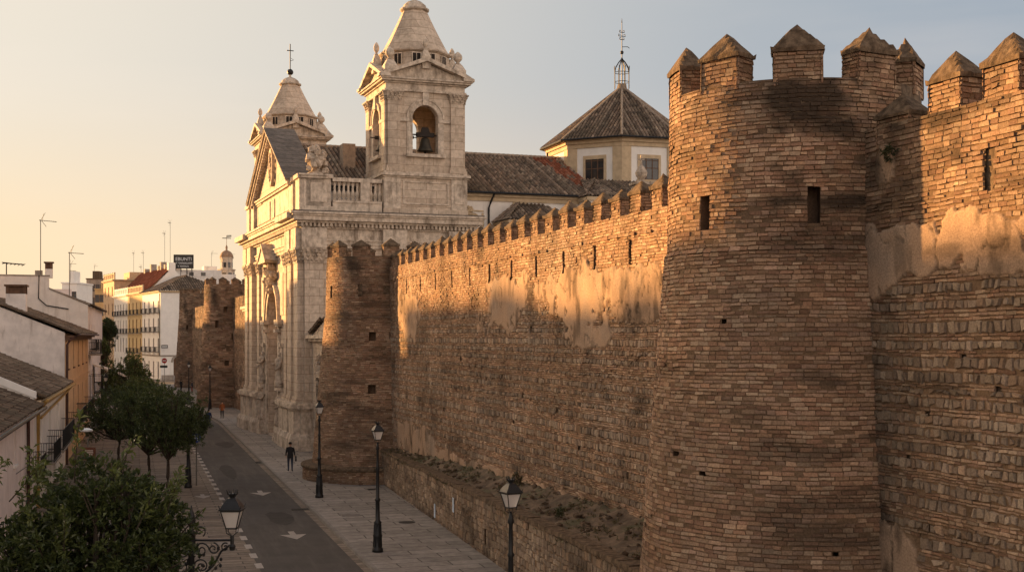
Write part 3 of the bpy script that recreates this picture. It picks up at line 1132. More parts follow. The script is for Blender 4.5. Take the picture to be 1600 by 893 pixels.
hs = [hole_at(-59, -40.8, 11.1, 0.3, 0.8), hole_at(-59, 8.4, 11.15, 0.27, 0.84)]
for ph, z, s in ((-28, 8.6, 0.12), (-50, 5.6, 0.14), (-35, 5.2, 0.12), (14, 3.6, 0.11)):
    hs.append(hole_at(-59, ph, z, s * 1.3, s))
round_tower('massive round brick tower in the right foreground, crowned with pointed merlons', -9.07, 13.94, -59, 2, 303, hs, stainf=stain_tower, step=0.055, tint=0.95, blen=(0.14, 0.3))


def stain_far(u, v):
    s = np.clip((fbm(u * 1.2, v * 0.5, 191) - 0.4) * 3, 0, 1) * np.clip((v - 9.0) / 2.6, 0, 1) * 0.8
    b = np.clip(1 - np.abs(v - 9.35) / 0.5, 0, 1) * fbm(u * 1.5, v, 193) * 0.9
    p = np.clip((fbm(u * 0.5, v * 2.2, 192, 7) - 0.53) * 5, 0, 1) * 0.55
    e = np.clip((3.2 - v) / 2.4, 0, 1) * np.clip((fbm(u * 0.5, v * 0.6, 197) - 0.4) * 4, 0, 1) * np.clip((-u - 3.4) / 1.2, 0, 1) * 0.9
    return np.clip(s + b + p + e, 0, 0.92)


hs = [hole_at(-77.4, -62, 10.8, 0.25, 0.7), hole_at(-77.4, -20, 10.85, 0.22, 0.75), hole_at(-77.4, 9, 10.85, 0.4, 0.5), hole_at(-77.4, -6, 8.26, 0.36, 0.5), hole_at(-77.4, -6, 5.3, 0.4, 0.5), hole_at(-77.4, 14, 8.3, 0.3, 0.4)]
t2 = round_tower('round brick tower on a low round plinth, at the far end of the long wall', 36.9, 12.75, -77.4, -21, 404, hs, stainf=stain_far, masters=mer_small, msc=1.0, tint=0.95, blen=(0.16, 0.32))
pm = lambda u, v, w_: np.stack([(4.36 + w_) * np.sin(u / 4.36), (4.36 + w_) * np.cos(u / 4.36), v], 1)
masonry('plinth', t2, pm, R(-150) * 4.36, R(60) * 4.36, 0.0, 0.86, 405, None, stain=lambda u, v: np.clip((0.5 - v), 0, 0.5) + 0 * u, step=0.1, tint=0.85)
c = MB()
c.lathe([(4.32, 0.8), (4.46, 0.82), (4.48, 0.93), (4.42, 1.0), (3.6, 1.08)], n=72, a0=R(30), a1=R(240), cap=False)
c.build('plinth_coping', M['cap'], t2)

far_h = lambda seed, thc: [hole_at(thc, ph, z, 0.45, 0.7) for ph, z in ((-12, 11.3), (26, 11.4), (5, 8.2), (-30, 9.6), (-8, 5.2))]
round_tower('round weathered brick tower just left of the church, wider of the far pair', 116.0, 14.2, -85, 10, 505, far_h(1, -85), course=0.17, step=0.2, blen=(0.3, 0.65), masters=mer_small, msc=0.85, stainf=stain_far, base=0, nmer=12, missing=(2, 7), tint=0.9, group='far round towers', scale=1.0, proud=(0.0, 0.03))
round_tower('round brick tower farthest down the street, beside the white corner house', 174.0, 15.0, -86, 5, 606, far_h(2, -86), course=0.19, step=0.22, blen=(0.35, 0.7), masters=mer_small, msc=0.95, stainf=stain_far, base=0, nmer=12, missing=(5, 8), tint=0.9, group='far round towers', scale=0.86, shift=-0.8, proud=(0.0, 0.03))
fw = thing('town_wall', 'distant stretch of brick town wall between the two far round towers', 'wall', WO, WRZ)
masonry('brick_face', fw, flat_map, 97, 172, 0, 12.6, 707, None, [], None, stain_far, 0.4, 0.2, blen=(0.35, 0.8), tint=0.85, proud=(0, 0.04))
c = MB()
c.box(97, 172, -1.6, -0.1, 0, 12.5)
c.build('wall_core', M['cap'], fw)

# --- low retaining wall with its terrace
LB = Vector((3.5, 30.7, 0))
LA = Vector((-7.6, 72.5, 0))
LL = (LA - LB).length
LX = (LA - LB).normalized()
LRZ = math.atan2(LX.y, LX.x)
lw = thing('retaining_wall', 'low rubble stone retaining wall with flat coping along the pavement', 'low wall', LB, LRZ)
ltop = lambda u: 2.36 - 0.5 * u / LL
lmap = lambda u, v, w_: np.stack([u, w_, v * ltop(u) / 2.36], 1)


def stain_low(u, v):
    return np.clip((fbm(u * 0.5, v * 0.7, 66) - 0.5) * 4, 0, 1) * 0.6 + np.clip((0.5 - v) * 0.8, 0, 0.5)


masonry('rubble_face', lw, lmap, -1, LL, 0.05, 2.36, 808, lambda v, row: True, [(17.3, 17.65, 0.5, 1.25)], None, stain_low, 0.09, slen=(0.14, 0.38), sh=0.19, tint=0.95, wave=0.05)
c = MB()
u = -1.0
while u < LL:
    L = random.uniform(0.45, 1.1)
    h = ltop(u)
    d = random.uniform(-0.03, 0.03)
    j = [random.uniform(-0.025, 0.025) for _ in range(6)]
    c.add([(u + 0.01, 0.09 + j[0], h), (u + L - 0.01, 0.09 + j[1], h - 0.5 * L / LL), (u + L - 0.01, -0.42 + j[2], h), (u + 0.01, -0.42 + j[3], h),
           (u + 0.025, 0.07 + j[0], h + 0.13 + j[4]), (u + L - 0.025, 0.07 + j[1], h + 0.13 + j[5]), (u + L - 0.02, -0.4 + j[2], h + 0.14 + j[5]), (u + 0.02, -0.4 + j[3], h + 0.14 + j[4])],
          [(0, 3, 2, 1), (4, 5, 6, 7), (0, 1, 5, 4), (1, 2, 6, 5), (2, 3, 7, 6), (3, 0, 4, 7)])
    u += L
c.build('coping', M['cap'], lw)
# terrace between the two walls
nn, mm = 220, 26
tv = []
for i in range(nn):
    f = i / (nn - 1)
    u = -1 + f * (LL + 1.5)
    pa = LB + LX * u
    # matching point on the wall face
    d = (pa - WO).dot(WX)
    pb = WO + WX * d
    for j in range(mm):
        k = j / (mm - 1)
        p = pa.lerp(pb, k) if (pb - pa).dot(WY) < 0 else pa
        z = ltop(u) - 0.02 + 0.5 * k * k * min(1, (pb - pa).length / 1.5)
        z += 0.34 * (fbm(np.array([u * 1.9]), np.array([k * 4.0]), 4, 5)[0] - 0.45)
        tv.append((p.x, p.y, z))
g = MB()
g.add(tv, [(i * mm + j, (i + 1) * mm + j, (i + 1) * mm + j + 1, i * mm + j + 1) for i in range(nn - 1) for j in range(mm - 1)])
ter = g.build('terrace_ground', M['soil'], smooth=True)
ter['kind'] = 'structure'


def leaves(C, D, k, ln, wd, rs, c0, c1, droop=0.25, spread=0.9):
    """whorls of folded leaves: k leaves at each centre C, opening round D"""
    n = len(C) * k
    base = np.repeat(C, k, axis=0) + rs.normal(0, ln * 0.25, (n, 3))
    d = np.repeat(D, k, axis=0) + rs.normal(0, spread, (n, 3))
    d /= np.linalg.norm(d, axis=1, keepdims=True) + 1e-9
    L = ln * rs.uniform(0.6, 1.25, n)
    up = rs.normal(0, 0.5, (n, 3)) + np.array([0, 0, 1])
    s = np.cross(d, up)
    s /= np.linalg.norm(s, axis=1, keepdims=True) + 1e-9
    nrm = np.cross(s, d)
    W_ = (wd * rs.uniform(0.7, 1.2, n))[:, None]
    L = L[:, None]
    tip = base + d * L - nrm * L * droop
    mid = base + d * L * 0.5
    a = mid + s * W_ * 0.5 + nrm * W_ * 0.2
    b = mid - s * W_ * 0.5 + nrm * W_ * 0.2
    P = np.stack([base, a, tip, b], 1).reshape(-1, 3)
    i = np.arange(n)[:, None] * 4
    F = np.concatenate([i + np.array([[0, 1, 2]]), i + np.array([[0, 2, 3]])], 1).reshape(-1, 3)
    t = np.repeat(rs.random(len(C)), k)[:, None] * 0.6 + rs.random((n, 1)) * 0.4
    c = np.array(c0) * (1 - t) + np.array(c1) * t
    return P, F, np.repeat(c, 2, axis=0)


# fallen stones on the terrace: uncountable
rb_ = MB()
rr2 = random.Random(12)
for i in range(420):
    p_ = tv[rr2.randrange(len(tv))]
    q_ = rr2.uniform(0.03, 0.11) * (1.6 if rr2.random() < 0.08 else 1)
    rb_.blob((p_[0], p_[1], p_[2] + q_ * 0.25), (q_ * rr2.uniform(.8, 1.5), q_ * rr2.uniform(.8, 1.3), q_ * 0.7), i, 6, 0.3)
ro_ = rb_.build('rubble', M['cap'])
ro_['kind'] = 'stuff'
# weeds over the terrace: uncountable
rs = np.random.default_rng(5)
tvn = np.array(tv)
q = tvn[rs.integers(0, len(tvn), 1500)] + np.concatenate([rs.normal(0, 0.2, (1500, 2)), np.zeros((1500, 1))], 1)
kk = fbm(q[:, 0] * 0.8, q[:, 1] * 0.8, 3) > 0.5
q = q[kk]
P, F, Cc = leaves(q, np.tile([[0, 0, 0.8]], (len(q), 1)), 6, 0.11, 0.03, rs, (.05, .055, .02), (.15, .115, .05), 0.3, 0.7)
o = np_mesh('weeds', P, F, Cc, M['leaf'])
o['kind'] = 'stuff'


def tuft(name, label, p, r, n, ln, cat='plant', c0=(.03, .04, .015), c1=(.07, .075, .03), D=(0, 0, 1), seed=1):
    rs = np.random.default_rng(seed)
    C = rs.normal(0, 1, (n, 3))
    C = C / np.linalg.norm(C, axis=1, keepdims=True) * r * rs.random((n, 1)) ** 0.5
    P, F, c = leaves(C, np.tile([D], (n, 1)) + C / r * 0.7, 7, ln, ln * 0.3, rs, c0, c1, 0.3, 0.7)
    o = np_mesh(name, P, F, c, M['leaf'])
    o.location = p
    return tag(o, label, cat)


pt = WO + WX * 36.9
tuft('caper_bush', 'dark bush sprouting from the side of the far round tower with the plinth', (px(601, 71.7), 71.7, pz(549, 71.7)), 0.32, 50, 0.13, seed=3, D=(-0.3, -0.7, -0.2))
tuft('weed', 'small dry weed standing on the retaining wall coping behind the front lamp', (px(806, 45), 45.0, pz(752, 45)), 0.2, 10, 0.22, seed=4, c0=(.06, .05, .025), c1=(.1, .08, .04))
a, z = pw(1397, 240)
p = WO + WX * a + WY * 0.12
tuft('weed', 'small green weed growing from the wall right of the near tower', (p.x, p.y, z), 0.14, 20, 0.1, seed=6, D=(-0.9, -0.3, 0))
p = LB + LX * 11 + Vector((0.9, 0.6, 0))
tuft('weed', 'low green weed clump at the foot of the long wall', (p.x, p.y, 2.45), 0.14, 12, 0.14, seed=8)
# papers stuck to the retaining wall
for x, v, lab in ((710, 788, 'blue and white poster stuck on the rubble retaining wall'), (681, 797, 'small weathered white notice on the retaining wall, left of the poster')):
    q_ = (x - 800) / FPX
    t_ = (q_ * LB.y - LB.x) / (LX.x - q_ * LX.y)
    p = LB + LX * t_
    b = MB()
    b.box(-0.14, 0.14, 0.05, 0.062, -0.3, 0.3) if 'poster' in lab else b.box(-0.08, 0.08, 0.05, 0.062, -0.18, 0.18)
    o = b.build('poster' if 'poster' in lab else 'notice', M['paper'] if 'poster' in lab else M['signwhite'])
    o.location = (p.x, p.y, pz(v, p.y))
    o.rotation_euler = (0, 0, LRZ)
    tag(o, lab, 'poster' if 'poster' in lab else 'notice')

# ------------------------------------------------------------------ tiled roofs
TILE = np.array([[.15, .108, .078], [.20, .14, .098], [.10, .078, .06], [.25, .185, .135], [.13, .098, .075], [.30, .235, .17]])
REDT = np.array([[.26, .09, .05], [.22, .075, .04], [.30, .12, .07]])


def tiles(name, parent, O, U, V, period=0.26, row=0.4, lo=None, hi=None, seed=1, amp=0.065, redfn=None, tint=1.0, spp=6):
    """barrel tiles over the quad O, O+U, O+U+V, O+V; lo/hi(u) clip the width at height v (0..1) for hips"""
    O, U, V = np.array(O, float), np.array(U, float), np.array(V, float)
    W, L = np.linalg.norm(U), np.linalg.norm(V)
    n = np.cross(U, V)
    n /= np.linalg.norm(n)
    rs = np.random.default_rng(seed)
    nc = max(1, int(round(W / period)))
    nr = max(1, int(round(L / row)))
    us = np.linspace(0, 1, nc * spp + 1)
    vs = np.stack([np.arange(nr) / nr, (np.arange(nr) + 0.97) / nr], 1).ravel()
    vs = np.append(vs, 1.0)
    Ug, Vg = np.meshgrid(us, vs)
    vm = np.ones_like(us)
    if lo is not None:
        vm = np.minimum(vm, np.clip(us / max(lo, 1e-6), 0, 1) if lo > 0 else 1)
    if hi is not None:
        vm = np.minimum(vm, np.clip((1 - us) / max(1 - hi, 1e-6), 0, 1) if hi < 1 else 1)
    Vc = np.minimum(Vg, vm[None, :])
    fr = (Vc * nr) % 1.0
    h = amp * np.cos(2 * math.pi * Ug * nc) + 0.045 * (1 - fr)
    jc = rs.normal(0, 0.012, (nr + 1, nc + 1))
    h = h + jc[np.minimum((Vc * nr).astype(int), nr), np.minimum((Ug * nc + 0.5).astype(int), nc)]
    h = h + 0.10 * (fbm(Ug * W * 0.25, Vc * L * 0.25, seed) - 0.5)
    P = O + Ug[..., None] * U + Vc[..., None] * V + h[..., None] * n
    mu, mv = len(us), len(vs)
    i, j = np.meshgrid(np.arange(mu - 1), np.arange(mv - 1))
    i, j = i.ravel(), j.ravel()
    k = np.minimum(vm[i], vm[i + 1]) > vs[j] - 0.02
    k &= ~((vs[j] >= np.maximum(vm[i], vm[i + 1])))
    i, j = i[k], j[k]
    F = np.stack([j * mu + i, j * mu + i + 1, (j + 1) * mu + i + 1, (j + 1) * mu + i], 1)
    ci = np.minimum(((i + 0.5) / spp + 0.5).astype(int), nc)
    ri = np.minimum(j // 2, nr - 1)
    tab = rs.integers(0, len(TILE), (nr + 1, nc + 1))
    br = np.exp(rs.normal(0, 0.2, (nr + 1, nc + 1)))
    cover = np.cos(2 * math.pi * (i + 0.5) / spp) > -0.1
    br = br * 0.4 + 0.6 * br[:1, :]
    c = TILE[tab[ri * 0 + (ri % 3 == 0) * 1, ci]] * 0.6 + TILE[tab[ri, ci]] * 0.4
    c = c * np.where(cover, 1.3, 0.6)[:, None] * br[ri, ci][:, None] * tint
    lich = np.clip((fbm(us[i] * W * 0.7, vs[j] * L * 0.7, seed + 5) - 0.5) * 4, 0, 1)[:, None] * 0.5
    c = c * (1 - lich) + lich * np.array([.085, .072, .052])
    if redfn is not None:
        m = redfn(us[i], vs[j])
        c = np.where(m[:, None], REDT[tab[ri, ci] % 3] * br[ri, ci][:, None], c)
    return np_mesh(name, P.reshape(-1, 3), F, c, M['tile'], parent, smooth=False)


# ------------------------------------------------------------------ church
CO = Vector((-14.87, 91.5, 0))
CRZ = R(20)
ch = thing('church', 'pale limestone baroque church with twin belfries, tiled nave and octagonal lantern', 'church', CO, CRZ)
D = 26.0
FM = Matrix.Translation((0, D, 0)) @ Matrix.Rotation(-math.pi / 2, 4, 'Z')     # facade frame: u along, y into the building
ZC = 17.2


def part(name, mb, m, parent=ch, smooth=False):
    return mb.build(name, m, parent, smooth)


b = MB(FM)
b.arch_wall(D, 0, 14.62, 5.2, 0.25, 9.4, 2.5, n=18, back=False)
b.T = Matrix()
b.box(2.5, 12.25, 0.0, D, 0, 17.0)
b.box(0.0, 2.5, 0.0, D, 14.62, 17.0)
b.add([(0, 0, 0), (2.5, 0, 0), (2.5, 0, 14.62), (0, 0, 14.62)], [(0, 1, 2, 3)])
b.add([(0, D, 0), (2.5, D, 0), (2.5, D, 14.62), (0, D, 14.62)], [(0, 3, 2, 1)])
part('body', b, M['stone'])


def pilaster(x, y, fx, fy, wd, pr, z0, z1, cap=True, ped=None, parent=ch, mname='stone', capd=1.0):
    """a pilaster centred at x,y on a wall whose outward normal is fx,fy"""
    rz = math.atan2(-fx, fy) + math.pi
    T = Matrix.Translation((x, y, 0)) @ Matrix.Rotation(math.atan2(fy, fx) + math.pi / 2, 4, 'Z')
    h = wd / 2
    b = MB(T)
    b.box(-h, h, -pr, 0.05, z0, z1)
    b.box(-h - 0.14, h + 0.14, -pr - 0.14, 0.06, z0, z0 + 0.22)
    b.box(-h - 0.08, h + 0.08, -pr - 0.08, 0.06, z0 + 0.22, z0 + 0.42)
    o = part('pilaster', b, M[mname], parent)
    if cap:
        c = MB(T)
        hc = capd
        c.box(-h - 0.05, h + 0.05, -pr - 0.05, 0.06, z1, z1 + 0.08)
        c.box(-h - 0.02, h + 0.02, -pr - 0.02, 0.06, z1 + 0.08, z1 + hc * 0.85, -0.16, -0.16)
        c.box(-h - 0.24, h + 0.24, -pr - 0.24, 0.07, z1 + hc * 0.85, z1 + hc)
        rr = random.Random(int(x * 10 + y * 7))
        for lvl, (zz, out) in enumerate(((0.25, 0.04), (0.52, 0.1), (0.75, 0.18))):
            k = max(3, int(wd / 0.32))
            for i in range(k):
                xx = -h + (i + 0.5 + (0.25 if lvl % 2 else 0)) * wd / k
                c.blob((xx, -pr - out, z1 + zz * hc), (0.13 * capd, 0.1, 0.14 * capd), rr.randint(0, 999), 6, 0.3)
            for sx in (-1, 1):
                for yy in (-pr * 0.7, -pr * 0.2):
                    c.blob((sx * (h + out), yy, z1 + zz * hc), (0.1, 0.11, 0.14 * capd), rr.randint(0, 999), 6, 0.3)
        c.build('capital', M['carved'], o)
    if ped:
        zt = ped
        p = MB(T)
        e = 0.34
        p.box(-h - e - 0.18, h + e + 0.18, -pr - e - 0.3, 0.05, 0, 0.95)
        p.box(-h - e - 0.16, h + e + 0.16, -pr - e - 0.28, 0.05, 0.95, 1.3, 0.14, 0.14)
        p.box(-h - e, h + e, -pr - e, 0.06, 1.3, zt - 0.55)
        p.box(-h - e - 0.1, h + e + 0.1, -pr - e - 0.1, 0.05, zt - 0.55, zt - 0.4)
        p.box(-h - e - 0.24, h + e + 0.24, -pr - e - 0.24, 0.05, zt - 0.4, zt - 0.12)
        p.box(-h - e - 0.12, h + e + 0.12, -pr - e - 0.12, 0.05, zt - 0.12, zt)
        p.build('pedestal', M['trim'], o)
    return o


for d in (0.9, 3.5, 6.4, 19.6, 22.5, 25.1):
    pilaster(0, d, -1, 0, 1.5 if d not in (6.4, 19.6) else 1.1, 0.45 if d not in (6.4, 19.6) else 0.25, 3.5, 13.5, ped=3.5, capd=1.1)
pilaster(0.65, 0, 0, -1, 1.3, 0.35, 3.5, 13.5, ped=3.5, capd=1.1)
for s in (6.6, 11.6):
    pilaster(s, 0, 0, -1, 1.2, 0.2, 3.5, 14.0, cap=False)

# side strings and ashlar band
b = MB()
b.box(1.4, 12.4, -0.14, 0.1, 13.9, 14.12)
b.box(1.4, 12.38, -0.08, 0.1, 13.5, 13.62)
part('string_course', b, M['trim'])


def entab(x0, x1, y0, y1, parent=ch, z=14.6):
    """architrave, frieze, dentils and cornice wrapped round a block"""
    b = MB()

    def lv(p, a, c):
        b.box(x0 - p, x1 + p, y0 - p, y1 + p, z + a, z + c)
    lv(0.16, 0.0, 0.22)
    lv(0.24, 0.22, 0.5)
    lv(0.32, 0.5, 0.6)
    lv(0.14, 0.6, 1.36)
    lv(0.3, 1.36, 1.48)
    lv(0.34, 1.48, 1.74)
    lv(0.62, 1.74, 1.9)
    lv(0.9, 1.9, 2.22)
    lv(1.0, 2.22, 2.36)
    lv(1.12, 2.36, 2.5)
    return b


b = entab(0, 12.3, 0, D)
for s in (0.65, 6.6, 11.6):    # broken forward above the pilasters
    b.box(s - 0.9, s + 0.9, -0.5, 0, 14.61, 16.0)
for d in (0.9, 3.5, 22.5, 25.1):
    b.box(-0.62, 0, d - 0.95, d + 0.95, 14.61, 16.0)
    b.box(-1.3, 0, d - 1.25, d + 1.25, 16.66, 17.08)
part('entablature', b, M['trim'])
b = MB()
k = 0
x = -0.3
while x < 12.7:
    b.box(x, x + 0.16, -0.56, -0.3, 16.08, 16.33)
    x += 0.3
y = -0.3
while y < D + 0.4:
    b.box(-0.56, -0.3, y, y + 0.16, 16.08, 16.33)
    y += 0.3
part('dentils', b, M['trim'])
b = MB()
b.box(-1.0, 13.3, -1.0, D + 1.0, 17.1, 17.2)
part('cornice_flashing', b, M['slate'])

# portal
b = MB(FM)
b.arch_band(13, 9.4, 2.62, 3.1, -0.18, 0.1, 20)
b.arch_band(13, 9.4, 3.1, 3.3, -0.3, 0.1, 20)
for s in (-1, 1):
    x0 = 13 + s * 2.62
    b.box(min(x0, x0 + s * 0.55), max(x0, x0 + s * 0.55), -0.15, 0.1, 0.3, 9.3)
    b.box(min(x0 - s * 0.15, x0 + s * 0.85), max(x0 - s * 0.15, x0 + s * 0.85), -0.45, 0.1, 8.55, 8.8)
    b.box(min(x0 - s * 0.15, x0 + s * 1.6), max(x0 - s * 0.15, x0 + s * 1.6), -0.42, 0.1, 9.2, 9.55)
    b.box(min(x0, x0 + s * 1.4), max(x0, x0 + s * 1.4), -0.34, 0.1, 9.0, 9.2)
b.box(12.55, 13.45, -0.5, 0.1, 11.9, 13.0)
b.box(10.39, 15.61, 1.2, 2.5, 8.3, 8.75)
b.box(10.39, 15.61, 1.4, 2.5, 8.0, 8.3)
part('portal', b, M['trim'])
b = MB(FM)
b.box(10.41, 15.59, 2.3, 2.48, 0.25, 12.05)
rr = random.Random(3)
for i in range(46):
    a = rr.uniform(0, math.pi)
    q = rr.uniform(0.2, 2.2)
    b.blob((13 - q * math.cos(a), 2.25, 9.2 + q * math.sin(a) * 0.95), (rr.uniform(.15, .4), 0.25, rr.uniform(.15, .45)), i, 7, 0.3)
part('tympanum', b, M['carved'])
b = MB(FM)
b.box(10.6, 15.4, 2.12, 2.29, 0.3, 7.95)
for i in range(2):
    for j in range(4):
        x0 = 10.85 + i * 2.3
        b.box(x0, x0 + 1.9, 2.06, 2.12, 0.6 + j * 1.85, 2.1 + j * 1.85)
part('door', b, M['shutter'])
# emblem over the arch with its small pediment
b = MB(FM)
for i in range(44):
    b.blob((13 + rr.gauss(0, 0.75), -0.3, 13.1 + rr.gauss(0, 0.55)), (rr.uniform(.12, .32), 0.4, rr.uniform(.12, .34)), 100 + i, 7, 0.3)
part('emblem', b, M['carved'])
b = MB(FM)
b.box(11.3, 14.7, -1.0, 0.1, 14.12, 14.3)
b.prism([(11.2, 14.3), (14.8, 14.3), (13, 15.5)], 0.9, 'y', -0.95)
b.prism([(11.0, 14.3), (11.3, 14.3), (13, 15.45), (14.7, 14.3), (15.0, 14.3), (13, 15.72)], 1.1, 'y', -1.05)
part('small_pediment', b, M['trim'])


def figure(x, z, h, seed, y=-0.35):
    """robed figure on a bracket, carved in the round"""
    b = MB(FM @ Matrix.Translation((x, y, z)))
    b.box(-0.45, 0.45, -0.35, 0.4, -0.35, 0)
    rr = random.Random(seed)
    pr = [(0.40, 0), (0.36, 0.1), (0.30, 0.3), (0.29, 0.5), (0.33, 0.68), (0.36, 0.76), (0.24, 0.82), (0.1, 0.845), (0.14, 0.88), (0.17, 0.92), (0.14, 0.97), (0.02, 1.0)]
    vs = []
    n = 12
    for i, (r_, t) in enumerate(pr):
        for k in range(n):
            a = 2 * math.pi * k / n
            fold = 1 + (0.16 * math.sin(a * 5 + seed) if t < 0.7 else 0)
            vs.append((r_ * h * 0.55 * fold * math.cos(a) + 0.05 * math.sin(t * 5 + seed), r_ * h * 0.45 * fold * math.sin(a), t * h))
    fs = [(i * n + k, i * n + (k + 1) % n, (i + 1) * n + (k + 1) % n, (i + 1) * n + k) for i in range(len(pr) - 1) for k in range(n)]
    b.add(vs, fs)
    sx = 1 if seed % 2 else -1
    b.tube([(sx * 0.18 * h, 0, 0.74 * h), (sx * 0.3 * h, -0.12 * h, 0.6 * h), (sx * 0.1 * h, -0.22 * h, 0.62 * h)], [0.07 * h, 0.055 * h, 0.04 * h])
    b.tube([(-sx * 0.18 * h, 0, 0.74 * h), (-sx * 0.26 * h, -0.05 * h, 0.52 * h), (-sx * 0.2 * h, -0.2 * h, 0.42 * h)], [0.07 * h, 0.055 * h, 0.04 * h])
    return b.build('statue', M['carved'], ch, True)


for x, z, sd in ((8.9, 4.6, 1), (17.1, 4.6, 2), (8.9, 1.6, 3), (17.1, 1.6, 4)):
    figure(x, z, 2.4, sd, -0.2)
for x in (8.9, 17.1):
    b = MB(FM)
    b.box(x - 0.6, x + 0.6, -0.6, 0.05, 0, 1.25)
    b.box(x - 0.7, x + 0.7, -0.7, 0.05, 0, 0.4)
    b.box(x - 0.55, x + 0.55, -0.55, 0.05, 4.0, 4.26)
    b.box(x - 0.5, x + 0.5, -0.25, 0.05, 1.25, 4.0)
    b.box(x - 0.45, x + 0.45, -0.15, 0.05, 4.26, 7.4)
    b.box(x - 0.6, x + 0.6, -0.3, 0.05, 7.4, 7.7)
    part('statue_bracket', b, M['trim'])
for x in (8.4, 17.6):
    b = MB(FM)
    b.box(x - 0.6, x + 0.6, -0.16, 0.04, 9.9, 13.2)
    b.box(x - 0.35, x + 0.35, -0.18, 0.04, 10.2, 12.9)
    part('wall_panel', b, M['trim'])

# attic and pediment
ZA = 19.9
b = MB()
b.box(0.0, 1.5, 0.2, D - 0.2, ZC, ZA - 0.3)
b.box(-0.1, 1.6, 0.1, D - 0.1, ZC, ZC + 0.35)
b.box(-0.2, 1.7, 0.0, D, ZA - 0.3, ZA - 0.12)
b.box(-0.32, 1.8, -0.1, D + 0.1, ZA - 0.12, ZA)
for d in (1.0, 3.6, 22.4, 25.0):
    b.box(-0.3, 0.1, d - 0.75, d + 0.75, ZC, ZA - 0.3)
    b.box(-0.45, 0.1, d - 0.9, d + 0.9, ZA - 0.31, ZA - 0.005)
for a, c in ((5.0, 11.5), (12.3, 13.7), (14.5, 21)):
    b.box(-0.08, 0.05, a, c, ZC + 0.6, ZA - 0.6)
part('attic', b, M['trim'])
PY0, PY1, PZ1 = 3.6, 22.4, 24.85
b = MB()
b.prism([(PY0, ZA), (PY1, ZA), (13, PZ1 - 0.35)], 1.2, 'x', 0.0)
part('pediment', b, M['stone'])
b = MB()
sl = (PZ1 - ZA) / ((PY1 - PY0) / 2)


def rake(z_lo, z_hi, x0, x1, ex=0.4):
    for s in (-1, 1):
        y0 = 13 + s * ((PY1 - PY0) / 2 + ex)
        zz = ZA - sl * ex
        b.prism([(y0, zz + z_lo), (y0, zz + z_hi), (13, PZ1 + z_hi), (13, PZ1 + z_lo)][::s], x1 - x0, 'x', x0)


rake(-0.55, -0.32, -0.25, 0.05, 0.0)
rake(-0.3, -0.02, -0.62, 0.06, 0.3)
rake(-0.02, 0.12, -0.78, 0.07, 0.4)
n = 26
for s in (-1, 1):
    for i in range(n):
        t = (i + 0.6) / n
        yy = 13 + s * (PY1 - PY0) / 2 * (1 - t)
        zz = ZA + (PZ1 - ZA) * t - 0.5
        b.box(-0.5, -0.2, yy - 0.1, yy + 0.1, zz - 0.12, zz + 0.2)
part('raking_cornice', b, M['trim'])
b = MB()
rake(0.13, 0.24, -0.82, 1.7, 0.45)
part('pediment_roof', b, M['slate'])
b = MB(FM)
vs = []
for i in range(24):
    a = 2 * math.pi * i / 24
    for r_, y in ((1.0, -0.05), (1.0, -0.3), (0.78, -0.3), (0.78, -0.12)):
        vs.append((13 + 0.95 * r_ * math.cos(a), y, 21.9 + 1.55 * r_ * math.sin(a)))
fs = []
for i in range(24):
    j = (i + 1) % 24
    for k in range(3):
        fs.append((i * 4 + k, i * 4 + k + 1, j * 4 + k + 1, j * 4 + k))
b.add(vs, fs)
for i in range(26):
    a, q = rr.uniform(0, 6.28), rr.uniform(0, 0.7)
    b.blob((13 + 0.9 * q * math.cos(a), -0.15, 21.9 + 1.45 * q * math.sin(a)), (rr.uniform(.1, .25), 0.2, rr.uniform(.12, .3)), 300 + i, 7, 0.3)
part('medallion', b, M['carved'])
# corner pedestals with carved groups
for d in (1.1, 24.9):
    b = MB()
    b.box(0.2, 2.0, d - 0.9, d + 0.9, ZC, ZA - 0.25)
    b.box(0.05, 2.15, d - 1.05, d + 1.05, ZC, ZC + 0.4)
    b.box(0.05, 2.15, d - 1.05, d + 1.05, ZA - 0.26, ZA + 0.02)
    b.box(0.5, 1.7, d - 0.95, d - 0.85, ZC + 0.7, ZA - 0.6)
    o = part('corner_pedestal', b, M['trim'])
    b = MB()
    b.lathe([(0.75, ZA), (0.7, ZA + 0.15), (0.4, ZA + 0.3), (0.3, ZA + 0.5), (0.55, ZA + 0.8), (0.75, ZA + 1.15), (0.6, ZA + 1.35), (0.35, ZA + 1.5), (0.4, ZA + 1.8), (0.25, ZA + 2.1), (0.05, ZA + 2.3)], (1.1, d, 0), 12)
    for i in range(34):
        a = rr.uniform(0, 6.28)
        zz = rr.uniform(0.2, 1.9)
        q = 0.85 * (1 - 0.3 * zz)
        b.blob((1.1 + q * math.cos(a), d + q * math.sin(a), ZA + zz), rr.uniform(.14, .34), 500 + i, 7, 0.3)
    b.build('urn', M['carved'], o)

